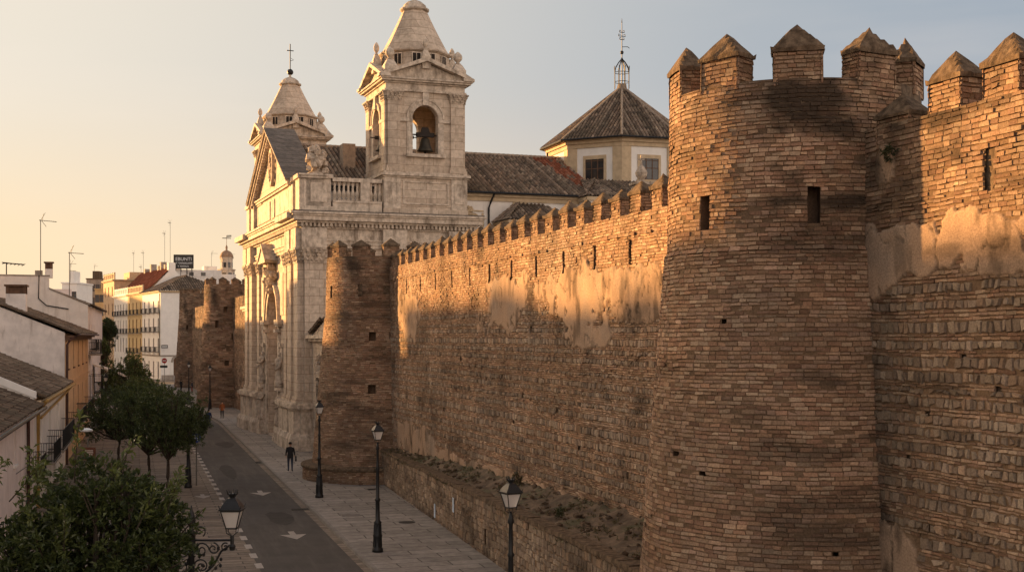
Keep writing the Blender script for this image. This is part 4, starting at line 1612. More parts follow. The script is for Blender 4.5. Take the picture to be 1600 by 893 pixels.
# balustrade
b = MB()
b.box(2.1, 5.75, 0.08, 0.72, ZC, ZC + 0.7)
b.box(2.1, 5.75, 0.02, 0.78, ZC + 0.7, ZC + 0.85)
b.box(2.1, 5.75, 0.05, 0.75, ZC + 2.22, ZC + 2.5)
b.box(4.15, 4.85, 0.07, 0.73, ZC + 0.85, ZC + 2.22)
bal = part('balustrade', b, M['trim'])
m_ = MB()
m_.lathe([(0.15, 0), (0.15, 0.1), (0.09, 0.16), (0.13, 0.3), (0.165, 0.45), (0.12, 0.65), (0.075, 0.8), (0.1, 0.92), (0.075, 1.0), (0.11, 1.2), (0.14, 1.27), (0.14, 1.37)], n=10)
bo = m_.build('baluster', M['trim'], bal, True)
for i in range(11):
    x = 2.3 + i * 0.335
    if 4.1 < x < 4.9:
        continue
    o = bo if i == 0 else bo.copy()
    if i:
        COL.objects.link(o)
        o.parent = bal
    o.location = (x, 0.4, ZC + 0.85)


# bell tower (local origin at its base centre)
def bell_tower():
    H = 3.1
    b = MB()
    b.box(-H - 0.14, H + 0.14, -H - 0.14, H + 0.14, 0, 0.4)
    b.box(-H, H, -H, H, 0.4, 2.72)
    h2 = 2.92
    for k in range(4):
        b.T = Matrix.Rotation(k * math.pi / 2, 4, 'Z') @ Matrix.Translation((-h2, -h2, 0))
        b.arch_wall(2 * h2, 3.1, 10.0, 1.95, 4.5, 7.12, 0.6, 14)
    b.T = Matrix()
    b.box(-h2 + 0.6, h2 - 0.6, -h2 + 0.6, h2 - 0.6, 3.1, 4.45)
    b.box(-h2 + 0.5, h2 - 0.5, -h2 + 0.5, h2 - 0.5, 9.5, 10.0)
    t = b.build('bell_tower', M['stone'], ch)
    # base trim: piers, sunken panels, cornice
    b = MB()
    for k in range(4):
        b.T = Matrix.Rotation(k * math.pi / 2, 4, 'Z')
        for s in (-1, 1):
            b.box(min(s * 3.16, s * 1.95), max(s * 3.16, s * 1.95), -H - 0.1, -H + 0.1, 0.4, 2.7)
            b.box(min(s * 2.95, s * 2.2), max(s * 2.95, s * 2.2), -H - 0.14, -H - 0.05, 0.85, 0.93)
            b.box(min(s * 2.95, s * 2.2), max(s * 2.95, s * 2.2), -H - 0.14, -H - 0.05, 2.3, 2.38)
            for x in (2.2, 2.9):
                b.box(s * x - 0.03, s * x + 0.03, -H - 0.14, -H - 0.05, 0.93, 2.3)
        for z0, z1 in ((0.75, 0.85), (2.35, 2.45)):
            b.box(-1.75, 1.75, -H - 0.07, -H + 0.05, z0, z1)
        for x in (-1.7, 1.7):
            b.box(x - 0.05, x + 0.05, -H - 0.07, -H + 0.05, 0.85, 2.35)
    b.T = Matrix()
    b.box(-H - 0.16, H + 0.16, -H - 0.16, H + 0.16, 2.7, 2.82)
    b.box(-H - 0.3, H + 0.3, -H - 0.3, H + 0.3, 2.82, 3.0)
    b.box(-H - 0.1, H + 0.1, -H - 0.1, H + 0.1, 3.0, 3.14)
    b.build('base_moulding', M['trim'], t)
    for k in range(4):
        a = k * math.pi / 2
        fx, fy = math.sin(a), -math.cos(a)
        tx, ty = math.cos(a), math.sin(a)
        for s in (-1, 1):
            pilaster(fx * h2 + tx * s * 2.42, fy * h2 + ty * s * 2.42, fx, fy, 0.95, 0.18, 3.14, 8.35, parent=t, capd=0.7)
        b = MB(Matrix.Rotation(a, 4, 'Z') @ Matrix.Translation((0, -h2, 0)))
        b.arch_band(0, 7.12, 1.0, 1.34, -0.1, 0.06, 18)
        b.arch_band(0, 7.12, 1.34, 1.46, -0.16, 0.06, 18)
        for s in (-1, 1):
            b.box(min(s * 0.98, s * 1.94), max(s * 0.98, s * 1.94), -0.14, 0.06, 6.86, 7.1)
            b.box(min(s * 0.98, s * 1.42), max(s * 0.98, s * 1.42), -0.08, 0.06, 4.5, 6.86)
        b.box(-0.24, 0.24, -0.24, 0.06, 8.1, 9.02)
        b.box(-1.5, 1.5, -0.34, 0.1, 4.26, 4.5)
        b.build('arch_surround', M['trim'], t)
        b = MB(Matrix.Rotation(a, 4, 'Z'))
        e = h2 + 0.34
        b.prism([(-e - 0.15, 10.0), (e + 0.15, 10.0), (0, 11.25)], 2.4, 'y', -h2 - 0.1)
        for s in (-1, 1):
            b.prism([(s * (e + 0.4), 9.98), (s * (e + 0.4), 10.18), (0, 11.62), (0, 11.3)][::s], 0.75, 'y', -h2 - 0.62)
        b.build('pediment', M['trim'], t)
    b = MB()
    for p, z0, z1 in ((0.22, 9.05, 9.2), (0.12, 9.2, 9.62), (0.26, 9.62, 9.74), (0.5, 9.74, 9.88), (0.62, 9.88, 10.0)):
        b.box(-h2 - p, h2 + p, -h2 - p, h2 + p, z0, z1)
    b.build('entablature', M['trim'], t)
    # corner roofs, drum, spire
    b = MB()
    n8 = lambda r_, z, a0=math.pi / 8: [(r_ * math.cos(a0 + k * math.pi / 4), r_ * math.sin(a0 + k * math.pi / 4), z) for k in range(8)]

    def frus(r0, z0, r1, z1):
        b.add(n8(r0, z0) + n8(r1, z1), [(k, (k + 1) % 8, (k + 1) % 8 + 8, k + 8) for k in range(8)] + [list(range(8))[::-1], list(range(8, 16))])
    frus(2.78, 9.9, 2.62, 12.2)
    frus(2.72, 12.2, 2.9, 12.3)
    frus(2.9, 12.3, 2.86, 12.42)
    b.build('drum', M['stone'], t)
    for k in range(8):
        a = k * math.pi / 4
        for s in ((-0.55, 0.55) if k % 2 == 0 else (0,)):
            b = MB(Matrix.Rotation(a, 4, 'Z'))
            b.box(2.40, 2.52, s - 0.32, s + 0.32, 11.3, 12.05)
            b.cur = 1
            b.box(2.50, 2.56, s - 0.38, s + 0.38, 12.05, 12.13)
            b.box(2.50, 2.56, s - 0.38, s - 0.3, 11.25, 12.05)
            b.box(2.50, 2.56, s + 0.3, s + 0.38, 11.25, 12.05)
            b.box(2.51, 2.55, s - 0.02, s + 0.02, 11.3, 12.05)
            b.build('drum_window', [M['dark'], M['trim']], t)
    b = MB()
    rr_ = [2.62, 2.26, 1.91, 1.57, 1.25, 0.95]
    for i in range(5):
        frus(rr_[i], 12.42 + i * 0.66, rr_[i + 1], 12.42 + (i + 1) * 0.66)
    b.build('spire', M['stone'], t)
    b = MB()
    b.lathe([(1.0, 15.7), (1.12, 15.78), (1.12, 15.9), (0.95, 15.95), (0.85, 16.2), (0.55, 16.45), (0.2, 16.6), (0.1, 16.7), (0.1, 16.9)], n=16)
    b.build('spire_cap', M['trim'], t)
    b = MB()
    b.blob((0, 0, 17.15), 0.33, 1, 12, 0.02)
    b.tube([(0, 0, 17.3), (0, 0, 20.1)], 0.055)
    b.tube([(-0.35, 0, 19.4), (0.35, 0, 19.4)], 0.05)
    b.tube([(0, 0, 18.3), (0.35, 0, 18.45), (0.1, 0, 18.6)], 0.03)
    b.build('cross', M['iron'], t)
    f = MB()
    f.box(-0.5, 0.5, -0.5, 0.5, 9.95, 10.9)
    f.box(-0.48, 0.48, -0.48, 0.48, 10.9, 11.35, 0.24, 0.24)
    f.lathe([(0.2, 11.35), (0.26, 11.42), (0.12, 11.5), (0.16, 11.56), (0.33, 11.75), (0.36, 11.92), (0.28, 12.12), (0.12, 12.28), (0.02, 12.34)], n=12)
    fo = f.build('finial', M['trim'], t)
    for i, (x, y, z) in enumerate([(s1 * 2.62, s2 * 2.62, 0) for s1 in (-1, 1) for s2 in (-1, 1)] + [(0, -2.98, 1.05), (0, 2.98, 1.05), (2.98, 0, 1.05), (-2.98, 0, 1.05)]):
        o = fo if i == 0 else fo.copy()
        if i:
            COL.objects.link(o)
            o.parent = t
        o.location = (x, y, z)
        if i > 3:
            o.scale = (0.62, 0.62, 1)
            o.location.z = 0.85
    return t


bt = bell_tower()
bt.location = (9.05, 3.1, ZC)
b2 = copy_tree(bt, ch)
b2.location = (2.9, 21.7, ZC - 0.1)
b2.scale = (0.88, 0.88, 0.84)
b2['label'] = 'far bell tower with its complete spire, ball and cross'
bt['label'] = 'near bell tower, its spire rising out of the picture'


def bell(name_label, s, d, z, k):
    p = Matrix.Translation(CO) @ Matrix.Rotation(CRZ, 4, 'Z') @ Vector((s, d, z))
    t = thing('church_bell', name_label, 'bell', p, CRZ)
    b = MB()
    b.lathe([(0.52, 0), (0.54, 0.06), (0.44, 0.2), (0.36, 0.42), (0.31, 0.68), (0.28, 0.82), (0.18, 0.92), (0.04, 0.95)], n=20)
    b.build('bell_body', M['bronze'], t, True)
    b = MB()
    b.box(-0.6, 0.6, -0.14, 0.14, 0.97, 1.25)
    b.box(-0.3, 0.3, -0.12, 0.12, 1.25, 1.6, 0.1, 0.02)
    b.tube([(-1.0, 0, 1.1), (1.0, 0, 1.1)], 0.05)
    b.build('yoke', M['dark'], t)
    b = MB()
    b.tube([(0, 0, 0.7), (0, 0, -0.06)], 0.03)
    b.blob((0, 0, -0.05), 0.09, 2, 8, 0.02)
    b.build('clapper', M['iron'], t)
    t.scale = (k, k, k)


bell('large bronze bell hanging in the arch of the near belfry that faces the camera', 9.15, 0.55, ZC + 4.75, 1.12)
bell('small bronze bell hung behind the large one, left side of the belfry arch', 8.1, 1.6, ZC + 5.1, 0.75)
bell('bronze bell hanging in the narrow lit arch on the left face of the near belfry', 6.5, 3.1, ZC + 5.0, 0.9)

# nave
NX0, NX1, NY0, NY1, NE, NR = 3.0, 24.7, 4.0, 22.0, 19.6, 23.8
b = MB()
b.box(12.4, NX1, NY0, NY1, 0, NE - 0.45)
b.box(1.7, 12.4, NY0, NY1, ZC, NE - 0.45)
b.prism([(NY0, NE - 0.45), (NY1, NE - 0.45), (13, NR - 0.2)], NX1 - 2.0, 'x', 2.0)
part('nave_wall', b, M['white'])
b = MB()
b.box(12.3, NX1 + 0.1, NY0 - 0.12, NY1 + 0.12, NE - 0.75, NE - 0.42)
b.box(12.3, NX1 + 0.2, NY0 - 0.3, NY1 + 0.3, NE - 0.42, NE - 0.1)
part('nave_cornice', b, M['ochre'])
slope = Vector((0, 13 - (NY0 - 0.5), NR - (NE - 0.15)))
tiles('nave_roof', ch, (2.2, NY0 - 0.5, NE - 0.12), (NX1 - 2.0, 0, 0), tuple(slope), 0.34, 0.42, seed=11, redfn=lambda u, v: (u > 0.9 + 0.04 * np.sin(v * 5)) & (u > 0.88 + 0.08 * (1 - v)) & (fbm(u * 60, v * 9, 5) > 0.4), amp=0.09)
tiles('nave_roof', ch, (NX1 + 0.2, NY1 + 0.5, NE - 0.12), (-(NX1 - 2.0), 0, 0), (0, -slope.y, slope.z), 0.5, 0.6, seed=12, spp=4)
b = MB()
x = 2.2
while x < NX1 + 0.2:
    b.lathe([(0.17, 0), (0.2, 0.44)], (0, 0, 0), 8)
    for i in range(len(b.v) - 16, len(b.v)):
        p = b.v[i]
        b.v[i] = Vector((x + p.z, 13 + p.x, NR + 0.02 + p.y * 0.9))
    x += 0.42
part('ridge_tiles', b, M['ridge'])
b = MB()
b.box(4.6, 5.6, 8, 9.2, 21, 23.4)
part('chimney', b, M['ridge'])
b = MB()
b.tube([(2.0, NY0 - 0.62, NE - 0.15), (NX1 + 0.2, NY0 - 0.62, NE - 0.15)], 0.09, 6)
part('gutter', b, M['iron'])
b = MB()
b.tube([(15.6, NY0 - 0.6, NE - 0.2), (15.4, NY0 - 0.25, NE - 0.9), (15.3, NY0 - 0.12, NE - 1.3), (15.3, NY0 - 0.12, 10)], 0.08, 6)
part('downpipe', b, M['iron'])
b = MB(Matrix.Translation((0, NY0, 0)))
for x0, x1 in ((12.5, 12.65), (14.75, 14.9)):
    b.box(x0, x1, -0.08, 0.02, 13, 17.9)
b.arch_band(13.7, 16.5, 1.1, 1.22, -0.09, 0.02, 16)
b.box(12.5, 14.9, -0.08, 0.02, 18.0, 18.1)
for i in range(30):
    a = math.pi * (0.12 + 0.76 * i / 29)
    b.blob((13.7 - 1.16 * math.cos(a), -0.1, 16.6 + 1.2 * math.sin(a)), (0.14, 0.1, 0.14), i, 6, 0.3)
for i in range(9):
    b.blob((13.7 + rr.gauss(0, 0.22), -0.12, 18.0 + abs(rr.gauss(0, 0.2))), (0.16, 0.12, 0.16), i + 50, 6, 0.3)
part('stucco_panel', b, M['ochre'])


def church_window(x0, x1, z0, z1, yface, T=Matrix(), arch=0.0):
    b = MB(T)
    b.cur = 1
    e = 0.22
    b.box(x0 - e, x0, yface - 0.07, yface + 0.05, z0 - e, z1 + e + arch)
    b.box(x1, x1 + e, yface - 0.07, yface + 0.05, z0 - e, z1 + e + arch)
    b.box(x0, x1, yface - 0.072, yface + 0.05, z1 + arch * 0.6, z1 + e + arch)
    b.box(x0 - e - 0.06, x1 + e + 0.06, yface - 0.13, yface + 0.05, z0 - e, z0)
    o = b.build('window', [M['dark'], M['ochre']], ch)
    b = MB(T)
    b.box(x0, x1, yface - 0.02, yface + 0.04, z0, z1 + arch * 0.6)
    b.build('pane', M['glass'], o)
    b = MB(T)
    n = 3
    for i in range(n + 1):
        x = x0 + (x1 - x0) * i / n
        b.box(x - 0.035, x + 0.035, yface - 0.05, yface, z0, z1 + arch * 0.6)
    for z in (z0 + 0.03, (z0 * 0.4 + z1 * 0.6), z1):
        b.box(x0, x1, yface - 0.045, yface, z - 0.03, z + 0.03)
    b.build('glazing_bars', M['shutter'], o)
    return o


church_window(17.55, 18.35, 18.1, 18.65, NY0)

# lantern (octagon)
OX, OY, OR, OE, OA = 31.0, 13.0, 6.5, 25.2, 30.5

p = Matrix.Translation(CO) @ Matrix.Rotation(CRZ, 4, 'Z') @ Vector((OX, OY, 0))
a_cam = math.atan2(-p.y, -p.x) - CRZ           # one corner of the octagon points at the street
oc = lambda r_, k: (OX + r_ * math.cos(a_cam + k * math.pi / 4), OY + r_ * math.sin(a_cam + k * math.pi / 4))
b = MB()
b.prism([oc(OR, k) for k in range(8)], OE - 0.5, 'z', 0)
part('lantern_wall', b, M['white2'])
b = MB()
for r_, z0, z1 in ((OR + 0.14, OE - 0.9, OE - 0.55), (OR + 0.32, OE - 0.55, OE - 0.3), (OR + 0.55, OE - 0.3, OE - 0.12)):
    b.prism([oc(r_, k) for k in range(8)], z1 - z0, 'z', z0)
for k in range(8):
    A = oc(OR + 0.1, k)
    for dk in (-1, 1):
        B = oc(OR + 0.1, k + dk)
        f = 0.17
        C = (A[0] + (B[0] - A[0]) * f, A[1] + (B[1] - A[1]) * f)
        In = (A[0] + (OX - A[0]) * 0.06, A[1] + (OY - A[1]) * 0.06)
        In2 = (C[0] + (OX - C[0]) * 0.06, C[1] + (OY - C[1]) * 0.06)
        b.prism([A, C, In2, In], OE - 0.9, 'z', 0)
part('lantern_bands', b, M['ochre'])
for k in range(8):
    A, B = Vector((*oc(OR, k), 0)), Vector((*oc(OR, k + 1), 0))
    d = B - A
    T = Matrix.Translation(A) @ Matrix.Rotation(math.atan2(d.y, d.x), 4, 'Z')
    L = d.length
    church_window(L / 2 - 0.85, L / 2 + 0.85, 21.5, 23.15, 0.0, T, arch=0.25)
for k in range(8):
    A, B = Vector((*oc(OR + 0.75, k), OE - 0.18)), Vector((*oc(OR + 0.75, k + 1), OE - 0.18))
    d = B - A
    mid = (A + B) / 2
    V_ = Vector((OX, OY, OA)) - mid
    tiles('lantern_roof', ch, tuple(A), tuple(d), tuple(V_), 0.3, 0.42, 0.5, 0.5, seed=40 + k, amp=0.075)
b = MB()
for k in range(8):
    A = Vector((*oc(OR + 0.7, k), OE - 0.1))
    T_ = Vector((OX, OY, OA + 0.05))
    b.tube([A, T_], 0.11, 6)
b.lathe([(0.5, OA - 0.3), (0.45, OA), (0.4, OA + 0.2)], (OX, OY, 0), 8)
part('hip_ridge', b, M['ridge'])
b = MB()
for k in range(8):
    A, B = oc(OR + 0.8, k), oc(OR + 0.8, k + 1)
    b.tube([(A[0], A[1], OE - 0.2), (B[0], B[1], OE - 0.2)], 0.08, 6)
A = oc(OR + 0.2, -2)
b.tube([(A[0], A[1], OE - 0.3), (A[0], A[1], 20)], 0.08, 6)
part('lantern_gutter', b, M['iron'])
# open iron crown with weather vane
b = MB(Matrix.Translation((OX, OY, OA + 0.1)))
for k in range(8):
    a = k * math.pi / 4
    c_, s_ = math.cos(a), math.sin(a)
    b.tube([(0.68 * c_, 0.68 * s_, -0.3), (0.68 * c_, 0.68 * s_, 1.15), (0.72 * c_, 0.72 * s_, 1.7)], 0.035, 5)
    b.tube([(0.68 * c_, 0.68 * s_, 1.15), (0.6 * c_, 0.6 * s_, 1.6), (0.32 * c_, 0.32 * s_, 2.05), (0.1 * c_, 0.1 * s_, 2.3), (0, 0, 2.5)], 0.04, 5)
    a2 = a + math.pi / 4
    for z in (0.3, 1.15):
        b.tube([(0.68 * c_, 0.68 * s_, z), (0.68 * math.cos(a2), 0.68 * math.sin(a2), z)], 0.03, 5)
b.tube([(0, 0, -0.3), (0, 0, 5.6)], [0.06, 0.03], 6)
b.blob((0, 0, 2.95), 0.17, 1, 10, 0.02)
b.tube([(0, 0, 5.6), (0, 0, 6.0)], [0.05, 0.01], 5)
for z, r_ in ((4.4, 0.34), (4.75, 0.24), (4.1, 0.22)):
    b.tube([(-r_, 0, z), (r_, 0, z)], 0.035, 5)
    for s in (-1, 1):
        b.tube([(s * r_, 0, z), (s * r_ * 0.9, 0, z + 0.18), (s * r_ * 0.4, 0, z + 0.14)], 0.03, 5)
b.tube([(0, 0, 3.45), (0.55, 0, 3.5), (0.75, 0, 3.38)], 0.03, 5)
part('weather_vane', b, M['iron'])

# chapels along the nave
b = MB()
b.box(15.9, 21.5, 0.6, NY0, 0, 16.9)
b.box(23.0, 33.0, 2.0, 9.0, 0, 19.0)
part('chapel_wall', b, M['white'])
b = MB()
b.box(15.7, 21.7, 0.4, NY0, 16.9, 17.12)
b.box(22.8, 33.2, 1.8, 9.0, 19.0, 19.3)
part('chapel_cornice', b, M['ochre'])
tiles('chapel_roof', ch, (15.6, 0.3, 17.15), (6.2, 0, 0), (0, 3.6, 1.6), 0.32, 0.42, 0.3, 0.7, seed=61)
tiles('chapel_roof', ch, (15.6, 4.0, 17.15), (0, -3.7, 0), (1.9, 0, 1.55), 0.32, 0.42, None, 0.35, seed=62)
tiles('chapel_roof', ch, (22.7, 1.7, 19.35), (10.6, 0, 0), (0, 5, 1.9), 0.32, 0.42, 0.15, 0.85, seed=63)
tiles('chapel_roof', ch, (22.7, 9.0, 19.35), (0, -7.3, 0), (2.4, 0, 1.9), 0.32, 0.42, None, 0.5, seed=64)
b = MB()
b.box(27.1, 28.3, 1.6, 2.8, 19.3, 20.4)
b.box(26.95, 28.45, 1.45, 2.95, 20.4, 20.6)
b.lathe([(0.35, 20.6), (0.2, 20.8), (0.45, 21.15), (0.5, 21.4), (0.3, 21.8), (0.12, 22.0), (0.1, 22.1)], (27.7, 2.2, 0), 10)
b.box(27.64, 27.76, 2.14, 2.26, 22.1, 22.8)
b.box(27.42, 27.98, 2.14, 2.26, 22.4, 22.52)
part('pinnacle', b, M['carved'])

# wings beside the facade
b = MB()
b.box(0.5, 8, -9.0, 0, 0, 8.3)
b.prism([(-9.0, 8.3), (0, 8.3), (-4.5, 9.3)], 7.4, 'x', 0.55)
part('side_wing', b, M['stone'])
b = MB()
b.box(0.6, 6, D, D + 6.5, 0, 10.6)
part('side_wing', b, M['stone'])
b = MB()
b.box(0.2, 8.2, -9.3, -0.0, 7.9, 8.1)
b.box(0.0, 8.4, -9.4, -0.0, 8.1, 8.35)
part('wing_cornice', b, M['trim'])
b = MB()
b.box(0.3, 6.2, D, D + 6.7, 10.6, 10.8)
b.box(0.1, 6.2, D, D + 6.9, 10.8, 11.05)
part('wing_cornice', b, M['trim'])

tiles('wing_roof', ch, (8.4, 0.0, 8.4), (-8.2, 0, 0), (0, -4.6, 1.1), 0.3, 0.42, seed=71)
tiles('wing_roof', ch, (0.2, -9.4, 8.4), (8.2, 0, 0), (0, 4.8, 1.1), 0.3, 0.42, seed=72)
b = MB(FM)
for x0 in (D + 2.6,):
    b.box(x0, x0 + 1.3, 0.45, 0.62, 1.6, 5.2)
    part('wing_window', b, M['glass'])
b = MB(FM)
b.box(-3.6, -2.4, 0.5, 0.62, 2.0, 6.0)
part('wing_window', b, M['glass'])
b = MB(FM)
for i in range(16):
    b.blob((D + 3.2 + rr.gauss(0, 0.35), 0.4, 6.0 + rr.gauss(0, 0.4)), (rr.uniform(.1, .3), 0.25, rr.uniform(.15, .3)), 700 + i, 7, 0.3)
    b.blob((-3.0 + rr.gauss(0, 0.35), 0.5, 6.8 + rr.gauss(0, 0.4)), (rr.uniform(.1, .3), 0.25, rr.uniform(.15, .3)), 800 + i, 7, 0.3)
for x0 in (D + 2.4,):
    b.box(x0, x0 + 0.2, 0.35, 0.55, 1.4, 5.4)
    b.box(x0 + 1.5, x0 + 1.7, 0.35, 0.55, 1.4, 5.4)
    b.box(x0 - 0.1, x0 + 1.8, 0.25, 0.55, 5.4, 5.65)
part('wing_carving', b, M['carved'])

# ------------------------------------------------------------------ houses
H_X = Vector((-0.2696, 0.963, 0)).normalized()
H_RZ = math.atan2(H_X.y, H_X.x)
hline = lambda Y: Vector((-5.7 - 0.28 * Y, Y, 0))
hdist = 1.0385


def opening(root, T, x0, x1, z0, z1, style, wallm):
    """a window or door set in its reveal: frame with sub-part pane, and a balcony where there is one"""
    b = MB(T)
    d = 0.16
    f = 0.07
    b.box(x0, x0 + f, d - 0.05, d + 0.03, z0, z1)
    b.box(x1 - f, x1, d - 0.05, d + 0.03, z0, z1)
    b.box(x0 + f, x1 - f, d - 0.048, d + 0.03, z1 - f, z1)
    b.box(x0 + f, x1 - f, d - 0.048, d + 0.03, z0, z0 + f)
    if 'door' not in style:
        b.box((x0 + x1) / 2 - 0.03, (x0 + x1) / 2 + 0.03, d - 0.046, d + 0.03, z0 + f, z1 - f)
        if z1 - z0 > 1.4:
            zz = z0 + (z1 - z0) * 0.72
            b.box(x0 + f, x1 - f, d - 0.044, d + 0.03, zz - 0.025, zz + 0.025)
    if 'sill' in style:
        b.box(x0 - 0.1, x1 + 0.1, -0.09, 0.02, z0 - 0.1, z0 - 0.003)
    nm = 'door' if 'door' in style else 'window'
    o = b.build(nm, M['shutter'] if 'blind' not in style else M['white2'], root)
    b = MB(T)
    b.box(x0 + 0.01, x1 - 0.01, d, d + 0.04, z0 + 0.01, z1 - 0.01)
    if 'blind' in style:
        b.build('blind', M['blind'], o)
    elif 'door' in style or 'shut' in style:
        b.build('panel', M['shutter'], o)
    else:
        b.build('pane', M['glass'], o)
    if 'balc' in style:
        balcony(root, T, x0 - 0.35, x1 + 0.35, z0, 0.65)
    return o


def balcony(root, T, x0, x1, z, dep, h=0.95, mname='iron', slab='grey', step=0.13):
    b = MB(T)
    b.box(x0, x1, -dep, 0.0, z - 0.14, z - 0.02)
    o = b.build('balcony', M[slab], root)
    b = MB(T)
    n = max(2, int((x1 - x0) / step))
    for i in range(n + 1):
        x = x0 + 0.03 + (x1 - x0 - 0.06) * i / n
        b.tube([(x, -dep + 0.04, z - 0.02), (x, -dep + 0.04, z + h)], 0.011, 4)
    m_ = max(1, int(dep / step))
    for i in range(1, m_ + 1):
        y = -dep + 0.04 + (dep - 0.04) * i / (m_ + 1)
        for x in (x0 + 0.03, x1 - 0.03):
            b.tube([(x, y, z - 0.02), (x, y, z + h)], 0.011, 4)
    for zz in (z + 0.08, z + h):
        b.tube([(x0 + 0.03, 0, zz), (x0 + 0.03, -dep + 0.04, zz), (x1 - 0.03, -dep + 0.04, zz), (x1 - 0.03, 0, zz)], 0.02, 4)
    b.build('railing', M[mname], o)
    return o


def house(name, label, cat, org, rz, W, Dp, H, wm, front=(), near=(), far=(), near_prof=None, far_prof=None, group=None, band=None):
    t = thing(name, label, cat, org, rz, group)
    b = MB()
    TF = Matrix()
    TN = Matrix.Translation((0, Dp, 0)) @ Matrix.Rotation(-math.pi / 2, 4, 'Z')      # near end, u runs back to front
    TR = Matrix.Translation((W, 0, 0)) @ Matrix.Rotation(math.pi / 2, 4, 'Z')       # far end
    b.T = TF
    b.wall(W, H, front)
    for T, prof, ops in ((TN, near_prof, near), (TR, far_prof, far)):
        b.T = T
        if prof:
            pts = [((Dp - y) if T is TN else y, z) for y, z in prof]
            b.add([(u, 0, z) for u, z in pts], [list(range(len(pts)))])
        else:
            b.wall(Dp, H, ops)
    b.T = Matrix()
    b.add([(0, Dp, 0), (W, Dp, 0), (W, Dp, H), (0, Dp, H)], [(0, 3, 2, 1)])
    b.add([(0, 0, H), (W, 0, H), (W, Dp, H), (0, Dp, H)], [(0, 1, 2, 3)])
    b.build('wall', M[wm], t)
    for T, ops in ((TF, front), (TN, near), (TR, far)):
        for o in ops:
            opening(t, T, *o[:4], o[4] if len(o) > 4 else 'win', wm)
    return t


def gable_prof(Dp, H, ridge_y, ridge_z, Hb=None):
    Hb = H if Hb is None else Hb
    return [(0, 0), (0, H), (ridge_y, ridge_z), (Dp, Hb), (Dp, 0)]


def antenna(root, p, h, boom=1.2, seed=0, el=7, ang=0.0, m='steel', dish=False):
    b = MB(Matrix.Translation(p) @ Matrix.Rotation(ang, 4, 'Z'))
    b.tube([(0, 0, -0.4), (0, 0, h)], 0.035, 5)
    b.tube([(-0.15, 0, h - 0.05), (boom, 0, h - 0.1)], 0.025, 4)
    for i in range(el):
        x = boom * (i + 0.3) / el
        q = 0.32 - 0.15 * i / el
        b.tube([(x, -q, h - 0.07), (x, q, h - 0.07)], 0.012, 4)
    b.tube([(0.05, 0, h), (0.3, -0.25, h + 0.6)], 0.02, 4)
    b.tube([(0.15, 0, h - 0.1), (0.4, 0.25, h + 0.55)], 0.02, 4)
    b.tube([(0.1, 0, h - 0.1), (0.42, -0.2, h - 0.6)], 0.02, 4)
    if dish:
        b.tube([(0, 0, h * 0.55), (0.6, 0, h * 0.55)], 0.02, 4)
    return b.build('antenna', M[m], root)


def chimney(root, x, y, z0, z1, w_=0.8, m='white', hood=True):
    b = MB()
    b.box(x - w_ / 2, x + w_ / 2, y - w_ / 2, y + w_ / 2, z0, z1)
    o = b.build('chimney', M[m], root)
    if hood:
        b = MB()
        for sx in (-1, 1):
            for sy in (-1, 1):
                cx, cy = x + sx * (w_ / 2 - 0.09), y + sy * (w_ / 2 - 0.09)
                b.box(cx - 0.09, cx + 0.09, cy - 0.09, cy + 0.09, z1, z1 + 0.5)
        b.box(x - w_ / 2 - 0.1, x + w_ / 2 + 0.1, y - w_ / 2 - 0.1, y + w_ / 2 + 0.1, z1 + 0.5, z1 + 0.62)
        b.box(x - w_ / 2 + 0.12, x + w_ / 2 - 0.12, y - w_ / 2 + 0.12, y + w_ / 2 - 0.12, z1 - 0.01, z1 + 0.5)
        b.build('hood', M['shutter'], o)
    return o


def pipe(root, pts, m, r=0.06, name='drainpipe'):
    b = MB()
    b.tube(pts, r, 6)
    return b.build(name, M[m], root)


hx = lambda Y, Y0: (Y - Y0) * hdist
# --- first house (lower left edge)
Y0 = 42.0
W1 = hx(61, Y0)
fr = []
for Y, z0, z1 in ((46.0, 2.7, 4.5), (52.6, 3.0, 4.5), (57.9, 2.3, 4.45)):
    fr.append((hx(Y, Y0) - 0.5, hx(Y, Y0) + 0.5, z0, z1, 'blind sill'))
fr.append((hx(55, Y0) - 0.6, hx(55, Y0) + 0.6, 0.05, 2.2, 'door'))
h1 = house('town_house', 'lowest white house at the left edge with a dark tiled roof', 'house', hline(Y0), H_RZ, W1, 10, 4.95, 'pinkw', fr, near_prof=gable_prof(10, 4.95, 5.2, 7.2), far_prof=gable_prof(10, 4.95, 5.2, 7.2))
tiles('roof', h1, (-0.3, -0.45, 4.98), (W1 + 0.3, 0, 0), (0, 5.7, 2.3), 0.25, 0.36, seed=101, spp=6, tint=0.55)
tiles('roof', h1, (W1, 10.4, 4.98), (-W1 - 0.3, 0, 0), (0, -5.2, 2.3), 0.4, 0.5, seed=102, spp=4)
pipe(h1, [(-0.2, -0.55, 4.88), (W1 - 0.1, -0.55, 4.88)], 'iron', 0.075, 'gutter')
pipe(h1, [(W1 - 4.0, -0.5, 4.85), (W1 - 4.0, -0.1, 4.5), (W1 - 4.0, -0.1, 0)], 'brownpipe', 0.085)
balcony(h1, Matrix(), hx(56.6, Y0), hx(59.6, Y0), 1.95, 0.7)
